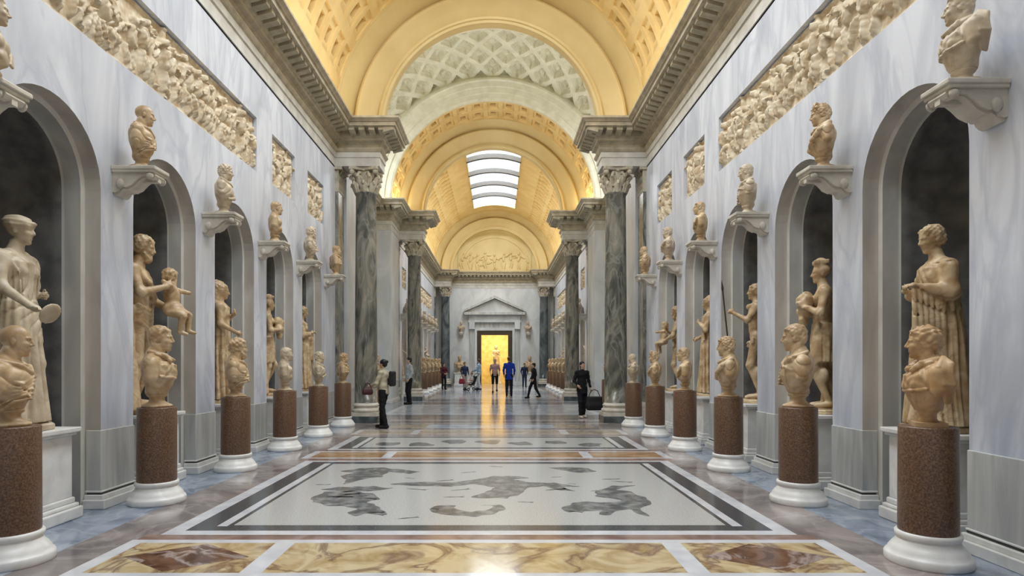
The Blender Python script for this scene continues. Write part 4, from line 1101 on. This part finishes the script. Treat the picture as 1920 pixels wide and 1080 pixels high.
# relief panels
for s in (-1, 1):
    for far, PN in ((0, PN_N), (1, PN_F)):
        for i, (a, c) in enumerate(PN):
            if far: lab = ['short relief panel of carved figures just past the second %s column', 'second short relief panel past the crossing on the %s wall', 'long carved frieze high on the %s wall of the far hall'][i]
            else: lab = ['long carved frieze of crowded figures high on the %s wall', 'square relief panel between the long frieze and last panel, %s wall', 'small relief panel nearest the first column on the %s wall'][i]
            y0_ = max(a, 2.4)
            t = empty('relief_panel', (s*(WX+.088), y0_+.03, 5.11), 0, lab % side_name(s), 'relief', 'relief panels')
            U = c-y0_-.06; V = .92; sd = 11+i+far*7+(3 if s > 0 else 0)
            org, du = ((0,0,0), (0,1,0)) if s > 0 else ((0,U,0), (0,-1,0))
            nfig = max(4, int(U/.24))
            dv = (0,0,1)
            # normal du x dv must point to the hall axis
            nx_ = np.cross(du, dv)[0]
            if nx_*s > 0: org, du = ((0,U,0), (0,-1,0)) if du[1] > 0 else ((0,0,0), (0,1,0))
            heightfield('figure_field', org, du, dv, U, V, lambda A, B, U=U, V=V, nfig=nfig, sd=sd: figures(A, B, U, V, nfig, .10, sd)+.02*((A < .05) | (A > U-.05) | (B < .04) | (B > V-.03))+.05*((np.abs(((A+.3) % 2.4)-1.2) < .035)), M['relief'], t)

# lamps standing on the cornice
def make_lamp():
    t = empty('flood_lamp')
    b = MB(); b.box(-.07,.07,-.05,.05,0,.05); b.build('housing', M['brass'], t)
    b = MB(); b.box(-.06,.06,-.04,.04,.05,.058); b.build('lens', plain('lit_lamp_lens', (1,.9,.7), emit=(1,.82,.5), es=14), t)
    return t
LAMP = make_lamp(); nl = 0
WARM = (1, .84, .58)
for s in (-1, 1):
    for k, yy_ in enumerate([1.0, 4.9, 9.2, 13.76, 15.85]):
        o = LAMP if nl == 0 else copy_tree(LAMP); nl += 1
        o.location = (s*3.68, yy_, 8.03)
        tag(o, 'small lit lamp on the %s cornice, %s' % (side_name(s), ['behind the viewer', 'fourth from the crossing', 'third from the crossing', 'second from the crossing', 'closest to the crossing'][k]), 'lamp', 'cornice lamps')
    for (xx_, yy_, wh) in ((3.62, 24.0, 'inside the crossing'),):
        o = copy_tree(LAMP); o.location = (s*(4.3), 24.05, 8.03); tag(o, 'small lit lamp on the %s cornice inside the crossing' % side_name(s), 'lamp', 'cornice lamps')
    # the light of those lamps
    l = area('cornice_lamp_light', (s*3.9, 8.5, 8.1), (0, R(-s*22), 0), .10, 15.0, 100, WARM)
    l = area('cornice_lamp_light', (s*3.9, 34.8, 8.1), (0, R(-s*22), 0), .10, 14.0, 120, (1, .88, .66))
    l = area('cornice_lamp_light', (s*3.85, 18.15, 8.12), (0, R(-s*22), 0), .10, 1.6, 45, WARM)
    l = area('cornice_lamp_light', (s*3.85, 25.35, 8.12), (0, R(-s*22), 0), .10, 1.6, 32, WARM)
for l in [o for o in C.objects if o.type == 'LIGHT' and o.name.startswith('cornice')]: l.rotation_euler.y += PI   # aim upwards

# ------------------------------------------------------------------ pedestal busts, bracket busts, niche statues
PXX = {-1: 3.75, 1: 3.64}; PSC = {-1: [1.03,1.18,1.1,1.0,.95,.95], 1: [1.0,1.2,1.13,1.0,.95,.95]}
PY = [4.94+2.13*k for k in range(6)]
PK = {-1: [('bald_toga','statue','bald man in draped toga'), ('short_cuirass','statue','cropped-haired man in cuirass and cloak'), ('bearded_toga','statue','bearded man in draped cloak'),
           ('short_nude','statue2','bare-chested short-haired man'), ('wave_robe','statue2','wavy-haired figure in a robe'), ('curly_cuirass','statue','curly-haired man in a breastplate')],
      1: [('curly_cuirass','statue3','curly-haired man in a strapped breastplate'), ('short_toga','statue','cropped-haired man in heavy drapery'), ('wave_robe','statue','wavy-haired figure in a robe'),
          ('short_nude','statue','bare-chested short-haired man'), ('woman_robe','statue','robed woman with piled curls'), ('bald_toga','statue2','bald man in draped toga')]}
for s in (-1, 1):
    for k, y in enumerate(PY):
        pedestal((s*PXX[s], y, 0), 'round brown granite pedestal with white base, %s from the viewer along the %s wall' % (ORD[k], side_name(s)), 'brown pedestals, near hall')
        kd, mt, ds = PK[s][k]
        bust(kd, (s*PXX[s], y, 1.095), rz_of(s), mt, 'marble bust of %s on the %s brown pedestal, %s side' % (ds, ORD[k], side_name(s)), 'pedestal busts, near hall', soc=1 if (s > 0 and k == 0) else 0, sc=PSC[s][k])
    pedestal((s*3.68, 19.35, 0), 'round brown pedestal standing behind the first column on the %s' % side_name(s), 'brown pedestals, near hall')
    bust('curly_cuirass' if s < 0 else 'bearded_toga', (s*3.68, 19.35, 1.095), rz_of(s), 'statue', 'marble bust on the pedestal behind the first %s column' % side_name(s), 'pedestal busts, near hall')
BKD = {-1: ['short_nude', 'bald_toga', 'wave_robe', 'short_nude', 'bearded_toga', 'short_cuirass'], 1: ['short_cuirass', 'woman_robe', 'short_toga', 'short_nude', 'wave_robe', 'bald_toga']}
DSC = {'short_nude': 'bare-chested cropped-haired man', 'bald_toga': 'bald man in toga', 'wave_robe': 'wavy-haired robed figure', 'bearded_toga': 'bearded draped man',
       'short_cuirass': 'cropped-haired man in breastplate', 'woman_robe': 'woman with piled curls', 'short_toga': 'cropped-haired draped man', 'curly_cuirass': 'curly-haired man in breastplate'}
for s in (-1, 1):
    for k, y in enumerate(PY):
        bracket((s*WX, y+.02, 3.84), rz_of(s)+s*TURN, 'scrolled marble wall bracket, %s from the viewer on the %s wall' % (ORD[k], side_name(s)), 'wall brackets, near hall')
        bust(BKD[s][k], (s*(3.94 if s < 0 else 3.94), y+.02, 3.84), rz_of(s), ['statue2', 'statue'][k % 2], 'small bust of %s on the %s bracket, %s wall' % (DSC[BKD[s][k]], ORD[k], side_name(s)), 'bracket busts, near hall', sc=.94)
SN = {-1: ['patera', 'child', 'matron', 'polos', 'robed'], 1: ['robed', 'polos', 'spear', 'matron', 'child']}
SD = {'patera': 'robed woman in rolled head-dress holding out a dish', 'child': 'bearded man cradling a child', 'spear': 'cloaked youth reaching one arm forward', 'matron': 'draped woman with one arm across the chest',
      'robed': 'long-robed figure with cloth hanging from forearm', 'polos': 'square-capped figure clutching a bundle'}
def statue_pedestal(loc, rz, label, group=None):
    global SPD
    if SPD is None:
        SPD = empty('statue_pedestal')
        b = MB(); b.box(-.34,.34,-.34,.34,.22,.86); bevel(b.build('die', M['white'], SPD), .01)
        b = MB(); b.box(-.41,.41,-.41,.41,0,.12); b.box(-.385,.385,-.385,.385,.12,.16); b.box(-.36,.36,-.36,.36,.16,.22); bevel(b.build('base', M['white'], SPD), .015)
        b = MB(); b.box(-.37,.37,-.37,.37,.86,.89); b.box(-.40,.40,-.40,.40,.89,.94); bevel(b.build('top_moulding', M['white'], SPD), .01)
        o = SPD
    else: o = copy_tree(SPD)
    o.location = loc; o.rotation_euler = (0, 0, rz); return tag(o, label, 'pedestal', group)
SPD = None
for s in (-1, 1):
    for k in range(5):
        y = 6.0+2.13*k; kd = SN[s][k]
        statue_pedestal((s*4.56, y, 0), 0, 'square white marble pedestal in the %s niche of the %s wall' % (ORD[k], side_name(s)), 'niche pedestals, near hall')
        tw = {(-1,0): -R(18), (1,0): R(14), (-1,1): -R(5)}.get((s, k), 0)
        xo = {(-1,1): 4.60, (1,1): 4.50, (1,2): 4.52, (-1,0): 4.55}.get((s, k), 4.48)
        st_ = statue(kd, (s*xo, y, .94), rz_of(s)+tw, 'statue2' if (s < 0 and k == 0) else 'statue', 'statue of %s in the %s %s niche' % (SD[kd], ORD[k], side_name(s)), 'niche statues, near hall', hgt=2.38 if (s, k) == (-1, 1) else (2.12 if (s, k) == (-1, 0) else 2.02))
# slender bronze spear held by the youth in the third niche, right
b = MB(); b.lathe([(.001,0),(.012,0),(.012,.95),(.022,1.0),(.001,1.15)], n=10)
sp = b.build('spear', M['brass']); sp.location = (4.03, 10.22, 1.85); sp.rotation_euler = (R(0), R(-6), 0)
tag(sp, 'thin dark spear held by the statue in the third right niche', 'spear')
# far hall: the same furniture, seen small
FP = [27.86+2.13*k for k in range(7)]
kinds = list(BK)
for s in (-1, 1):
    for k, y in enumerate(FP):
        if 42.1 < y or y > 41.6: continue
        kd = kinds[(k*3+(2 if s > 0 else 0)) % 8]; kd2 = kinds[(k*5+(1 if s > 0 else 4)) % 8]
        pedestal((s*3.68, y, 0), 'round brown pedestal in the far hall, %s past the second column, %s wall' % (ORD[k].replace('nearest', 'first'), side_name(s)), 'brown pedestals, far hall')
        bust(kd, (s*3.68, y, 1.095), rz_of(s), 'statue', 'distant bust of %s on the %s far-hall pedestal, %s side' % (DSC[kd], ORD[k].replace('nearest', 'first'), side_name(s)), 'pedestal busts, far hall')
        bracket((s*WX, y, 3.84), rz_of(s)+s*TURN, 'wall bracket in the far hall, %s past the second column, %s wall' % (ORD[k].replace('nearest', 'first'), side_name(s)), 'wall brackets, far hall')
        bust(kd2, (s*3.90, y, 3.84), rz_of(s), 'statue2', 'distant small bust of %s on the %s far-hall bracket, %s wall' % (DSC[kd2], ORD[k].replace('nearest', 'first'), side_name(s)), 'bracket busts, far hall', sc=.88)
    for k, y in enumerate(FAR):
        kd = ['matron', 'robed', 'spear', 'polos', 'child', 'matron'][k if s < 0 else 5-k]
        statue_pedestal((s*4.56, y, 0), 0, 'square white pedestal in the %s far-hall niche, %s wall' % (ORD[k].replace('nearest', 'first'), side_name(s)), 'niche pedestals, far hall')
        statue(kd, (s*4.48, y, .94), rz_of(s), 'statue2', 'distant statue of %s, %s far-hall niche, %s' % (SD[kd], ORD[k].replace('nearest', 'first'), side_name(s)), 'niche statues, far hall')
# end wall: two bracketed busts and two low busts flanking the door, and a statue in the gilded room
for s in (-1, 1):
    bracket((s*2.35, YE, 3.75), 0, 'small wall bracket on the far end wall, %s of the doorway' % side_name(s), 'door brackets')
    bust('bearded_toga' if s < 0 else 'woman_robe', (s*2.35, YE-.30, 3.75), 0, 'statue2', 'bust on the end-wall bracket, %s of the far doorway' % side_name(s), 'door busts', sc=1.0)
    p_ = statue_pedestal((s*2.45, YE-.45, 0), 0, 'white pedestal against the far end wall, %s of the doorway' % side_name(s), 'door pedestals')
    bust('short_nude' if s < 0 else 'bald_toga', (s*2.45, YE-.45, .94), 0, 'statue', 'large bust on the white pedestal %s of the far doorway' % side_name(s), 'door busts', sc=1.5)
st_ = statue('matron', (0.1, 47.4, .94), 0, 'statue2', 'pale statue in the glowing golden room beyond the far door')
statue_pedestal((.1, 47.4, 0), 0, 'white pedestal in the golden room beyond the far door')

# ------------------------------------------------------------------ visitors
SKIN = plain('skin', (.50,.32,.22), .55)
HAIR = {'black': plain('black_hair', (.012,.010,.010), .5), 'brown': plain('brown_hair', (.09,.05,.03), .5), 'fair': plain('fair_hair', (.32,.22,.12), .5), 'grey': plain('grey_hair', (.25,.24,.23), .5)}
CL = {}
def cloth(name, c):
    if name not in CL: CL[name] = plain(name, c, .85, .2)
    return CL[name]
def person(label, loc, rz, H, top, low, hair='black', hstyle='short', pose='stand', shorts=False, coat=False, shoe=('dark_leather', (.02,.02,.02)), arms=None, h=.013):
    """faces -y before rz; one body mesh, clothes and hair as its own parts"""
    k = H/1.75
    t = empty('person', loc, rz, label, 'person', 'visitors')
    st = {'stand': (0, 0), 'walk': (-.26, .24), 'step': (-.10, .10)}[pose]
    hip = .92
    ank = [(-.10, st[0], .09), (.10, st[1], .09)]
    kn = [(-.10, st[0]*.45-.05, .50), (.10, st[1]*.45-.04 if st[1] < .2 else st[1]*.35-.02, .50)]
    if pose == 'walk': ank[1] = (.10, st[1]+.02, .15)
    A = arms or {'l': ((.24,.03,1.16), (.22,-.10,.94)), 'r': ((-.24,.03,1.16), (-.22,-.10,.94))}
    def sculpt(): return Sculpt((-.6,-.62,-.02), (.6,.62,1.82), h)
    def limbs(s, g, leg=True, arm_=True, t_leg=0., kz=0.):
        pass
    b = sculpt()
    b.ell((0,0,.95), (.14,.10,.11), .05); b.ell((0,0,1.15), (.125,.085,.13), .05); b.ell((0,0,1.32), (.16,.10,.13), .05); b.cap((-.14,0,1.40), (.14,0,1.40), .05, None, .04)
    b.cap((0,.01,1.40), (0,-.01,1.53), .05, .047, .03)
    for i in (0, 1):
        q = -1 if i == 0 else 1
        b.cap((q*.09,0,hip), kn[i], .075, .05, .03); b.cap(kn[i], ank[i], .05, .033, .03)
        b.cap((ank[i][0],ank[i][1]+.02,.05), (ank[i][0]*1.15,ank[i][1]-.13,.03), .032, .025, .02)
        el, wr = A['r' if i == 0 else 'l']
        b.cap((q*.18,0,1.40), el, .045, .036, .03); b.cap(el, wr, .036, .024, .02)
        hand(b, wr, np.array(wr)-np.array(el), (-q,0,0), .17, .4, q)
    head(b, (0,-.02,1.63), .225, 0, .06, 0, None)
    me = b.mesh('body'); o = linkmesh('body', me, SKIN, t)
    # upper garment
    s = sculpt()
    bot = .72 if coat else .93
    s.ell((0,0,1.32), (.185,.12,.15), .05); s.ell((0,0,1.12), (.15,.112,.17), .06); s.cap((0,0,1.05), (0,.0,bot), (.14), .15 if not coat else .165, .05, flat=(1,1.6,1))
    s.cap((-.15,0,1.405), (.15,0,1.405), .063, None, .04); s.cap((0,.01,1.42), (0,.0,1.47), .065, .06, .02)
    for i in (0, 1):
        q = -1 if i == 0 else 1; el, wr = A['r' if i == 0 else 'l']
        e2 = tuple(np.array(el)+(np.array(wr)-np.array(el))*(.85 if top[2] else .0))
        s.cap((q*.18,0,1.40), el, .062, .05, .03)
        if top[2]: s.cap(el, e2, .05, .038, .02)
    s.field((0,0,1.1), .55, lambda x, y, z: .006*np.sin(z*42+5*x)*np.sin(x*19+3))
    linkmesh('jacket' if top[2] else 'shirt', s.mesh('top', cut_below=.74 if coat else .86), cloth(top[0], top[1]), t)
    # lower garment
    s = sculpt()
    s.ell((0,0,.93), (.155,.115,.11), .04)
    for i in (0, 1):
        q = -1 if i == 0 else 1
        s.cap((q*.09,0,hip-.02), kn[i], .092, .07, .03)
        if not shorts: s.cap(kn[i], (ank[i][0],ank[i][1],ank[i][2]+.02), .07, .055, .03)
    s.field((0,0,.6), .6, lambda x, y, z: .004*np.sin(z*50+4*x))
    linkmesh('shorts' if shorts else 'trousers', s.mesh('low'), cloth(low[0], low[1]), t)
    for i in (0, 1):
        s = Sculpt((ank[i][0]-.12, ank[i][1]-.28, -.012+max(0, ank[i][2]-.09)), (ank[i][0]+.12, ank[i][1]+.14, .16+max(0, ank[i][2]-.09)), .009)
        dz = max(0, ank[i][2]-.09); x, y = ank[i][0], ank[i][1]
        s.cap((x,y+.04,.05+dz), (x*1.15,y-.15,.035+dz), .047, .036, .03); s.cap((x,y+.01,.05+dz), (x,y+.01,.10+dz), .045, .04, .02)
        linkmesh('shoe', s.mesh('shoe', cut_below=dz), cloth(*shoe), t)
    s = Sculpt((-.2,-.25,1.35), (.2,.30,1.84), .008); s.frame((0,-.02,1.63), rotm(0, .06, 0), .225)
    s.ell((0,.09,.17), (.355,.43,.375), .02); s.ell((0,.2,-.05), (.32,.30,.33), .05)
    if hstyle == 'bun': s.ell((0,.50,.22), (.17,.16,.17), .03)
    if hstyle == 'long': s.cap((0,.26,0), (0,.30,-.75), .27, .2, .06, flat=(1,1.7,1))
    s.ell((0,-.42,-.12), (.27,.36,.36), .04, 'd')
    linkmesh('hair', s.mesh('hair'), HAIR[hair], t)
    t.scale = (k, k, k)
    return t
def rot_at(dx, dy): return math.atan2(dx, -dy)
BEIGE = ('beige_jacket', (.50,.45,.33)); BLK = ('black_cloth', (.012,.012,.014))
# woman at the left of the hall, seen from the side
arm_fold = {'l': ((.22,-.10,1.14), (.08,-.34,1.06)), 'r': ((-.22,-.10,1.14), (-.08,-.34,1.04))}
person('woman with black hair in beige jacket and black trousers, left of hall', (-2.62, 15.1, 0), rot_at(-1, .25), 1.70, (*BEIGE, True), BLK, 'black', 'bun', 'step', arms=arm_fold)
def bag(name, label, loc, dims, m, strap=None, rz=0, cat='bag'):
    t = empty(name, loc, rz, label, cat)
    s = Sculpt((-dims[0]-.05,-dims[1]-.05,-.03), (dims[0]+.05,dims[1]+.05,dims[2]*2+.05), .009)
    s.box((0,0,dims[2]), dims, .04, .02); s.cap((-dims[0]*.7,0,dims[2]*.7), (dims[0]*.7,0,dims[2]*.7), dims[1]*1.1, None, .05)
    linkmesh('pouch', s.mesh('pouch'), m, t)
    if strap:
        s = Sculpt((-.3,-.15,dims[2]*1.6), (.3,.15,dims[2]*2+strap+.05), .009)
        s.tube([(-dims[0]*.8,0,dims[2]*1.9), (-dims[0]*.45,0,dims[2]*2+strap*.8), (0,0,dims[2]*2+strap), (dims[0]*.45,0,dims[2]*2+strap*.8), (dims[0]*.8,0,dims[2]*1.9)], .012, .01)
        linkmesh('strap', s.mesh('strap'), m, t)
    return t
WINE = plain('dark_wine_leather', (.06,.012,.018), .5)
bag('handbag', 'small dark wine handbag held in front of woman in beige jacket', (-2.97, 14.88, .84), (.11,.045,.08), WINE, .12, R(20))
BP = plain('black_nylon', (.012,.012,.013), .6)
bg_ = empty('backpack', (-2.40, 15.06, 1.02), R(75), 'small black backpack with pale patches worn by woman in beige jacket', 'backpack')
s = Sculpt((-.2,-.14,-.05), (.2,.16,.45), .009); s.box((0,.0,.2), (.13,.055,.19), .05, .02); s.box((0,.06,.13), (.10,.03,.08), .02, .02); linkmesh('pack', s.mesh('pack'), BP, bg_)
for q in (.10, .26):
    s = Sculpt((-.1,.02,q-.06), (.1,.14,q+.06), .008); s.ell((0,.085 if q < .2 else .06,q), (.05,.02,.035), .01); linkmesh('patch', s.mesh('patch'), M['white'], bg_)
# woman in black on the right carrying a big bag
person('woman dressed all in black walking on the right inside the crossing', (2.66, 17.98, 0), rot_at(.35, -1), 1.66, (*BLK, True), BLK, 'black', 'long', 'step', coat=True, shoe=('pale_shoe_leather', (.6,.52,.45)),
       arms={'l': ((.24,.02,1.14), (.27,-.05,.92)), 'r': ((-.25,.03,1.14), (-.22,-.16,1.0))})
bag('shoulder_bag', 'large black bag hanging beside the woman in black', (2.98, 17.72, .24), (.22,.10,.20), BP, .2, R(10))
person('dark-haired person in pale top at foot of second left column', (-3.25, 23.9, 0), rot_at(-1, -.5), 1.84, ('pale_grey_shirt', (.42,.44,.46), True), BLK, 'black', 'short', 'stand', h=.016)
person('person in dark red top and black trousers near far left pedestals', (-3.10, 37.6, 0), rot_at(.5, -1), 1.62, ('dark_wine_top', (.07,.015,.02), True), BLK, 'black', 'short', 'stand', h=.02, arms=arm_fold)
person('person in navy top holding a red bag, left of far door', (-1.75, 36.4, 0), rot_at(.5, -1), 1.68, ('navy_top', (.03,.04,.08), True), ('stone_trousers', (.42,.38,.36)), 'brown', 'short', 'step', h=.02)
bag('tote_bag', 'red tote bag beside the person in navy, far left', (-1.90, 36.1, .38), (.16,.07,.15), plain('red_canvas', (.28,.02,.04), .7), .2, 0)
person('person in light blue shirt and pale trousers beside the pushchair', (-.92, 36.9, 0), rot_at(-1, .2), 1.86, ('light_blue_shirt', (.32,.45,.62), True), ('white_trousers', (.55,.56,.6)), 'brown', 'short', 'step', h=.02, arms=arm_fold)
person('person in pink top and black shorts walking before golden doorway', (.05, 33.2, 0), rot_at(0, -1), 1.84, ('dusty_pink_top', (.42,.27,.25), False), BLK, 'fair', 'short', 'walk', shorts=True, h=.018)
person('tall person in bright blue coat standing right of golden doorway', (.75, 29.7, 0), rot_at(0, 1), 1.92, ('bright_blue_coat', (.015,.045,.38), True), ('dark_navy_trousers', (.012,.014,.025)), 'brown', 'short', 'stand', coat=True, h=.016)
person('person in dark navy near the end wall, right of the doorway', (2.0, 41.0, 0), rot_at(0, -1), 1.6, ('dark_navy_top', (.02,.025,.06), True), ('navy_trousers', (.025,.03,.07)), 'black', 'short', 'stand', h=.02)
person('person in black striding on the right between the second columns', (1.84, 27.9, 0), rot_at(-1, -.3), 1.62, (*BLK, True), BLK, 'black', 'short', 'walk', h=.018)
# pushchair with a seated child
pc = empty('pushchair', (-1.33, 35.6, 0), R(-60), 'black folding pushchair between the two visitors, far left of door', 'pushchair')
b = MB()
for q in (-1, 1):
    for (y0, z0, y1, z1) in ((-.3,.1,.2,.6),(.28,.1,-.15,.5),(.0,.5,.42,1.0),(-.1,.35,.25,.85)):
        dx, dz = y1-y0, z1-z0; L_ = math.hypot(dx, dz); nx, nz = -dz/L_*.012, dx/L_*.012
        b.prism([(y0+nx,z0+nz),(y1+nx,z1+nz),(y1-nx,z1-nz),(y0-nx,z0-nz)], 'x', q*.22-.012, q*.22+.012)
b.box(-.23,.23,.40,.43,.98,1.01); b.build('frame', BP, pc)
s = Sculpt((-.25,-.3,.25), (.25,.4,.95), .014); s.box((0,-.05,.36), (.17,.18,.035), .03, .03); s.box((0,.2,.6), (.18,.04,.26), .03, .04, rot=rotm(0,-.35)); linkmesh('seat', s.mesh('seat'), BP, pc)
for q in (-1, 1):
    for y in (-.3, .28):
        b = MB(); b.lathe([(.05,-.02),(.09,-.02),(.1,0),(.09,.02),(.05,.02)], n=20, cap=False); b.v = [(q*.22+z, y+x, .10+w_) for x, w_, z in b.v]; b.build('wheel', BP, pc)
ch = empty('child', (-1.33, 35.6, .43), R(-60), 'small child in pale clothes sitting in the pushchair', 'person', 'visitors')
s = Sculpt((-.25,-.5,-.2), (.25,.3,.75), .013)
s.ell((0,.03,.1), (.11,.10,.1), .03); s.ell((0,.05,.27), (.10,.08,.14), .04); s.cap((0,.05,.36), (0,.04,.44), .035, .035, .02)
for q in (-1, 1):
    s.cap((q*.06,.0,.07), (q*.07,-.2,.06), .05, .04, .03); s.cap((q*.07,-.2,.06), (q*.07,-.26,-.1), .038, .03, .02); s.cap((q*.10,.04,.34), (q*.13,-.04,.2), .035, .028, .02); s.cap((q*.13,-.04,.2), (q*.08,-.13,.16), .028, .02, .02)
    hand(s, (q*.08,-.13,.16), (-q*.3,-1,0), (0,0,-1), .09, .5, q)
head(s, (0,.02,.54), .18, 0, .1, 0, None); linkmesh('body', s.mesh('body'), SKIN, ch)
s = Sculpt((-.25,-.35,-.1), (.25,.3,.45), .013); s.ell((0,.05,.24), (.125,.105,.17), .04)
for q in (-1, 1): s.cap((q*.10,.04,.34), (q*.13,-.04,.2), .045, .038, .02); s.cap((q*.06,.0,.07), (q*.07,-.2,.06), .062, .05, .03)
linkmesh('romper', s.mesh('romper'), cloth('pale_romper', (.5,.46,.44)), ch)
s = Sculpt((-.15,-.15,.4), (.15,.25,.75), .01); s.frame((0,.02,.54), rotm(0,.1,0), .18); s.ell((0,.09,.17), (.35,.42,.36), .02); s.ell((0,-.42,-.12), (.27,.36,.36), .04, 'd'); linkmesh('hair', s.mesh('hair'), HAIR['brown'], ch)
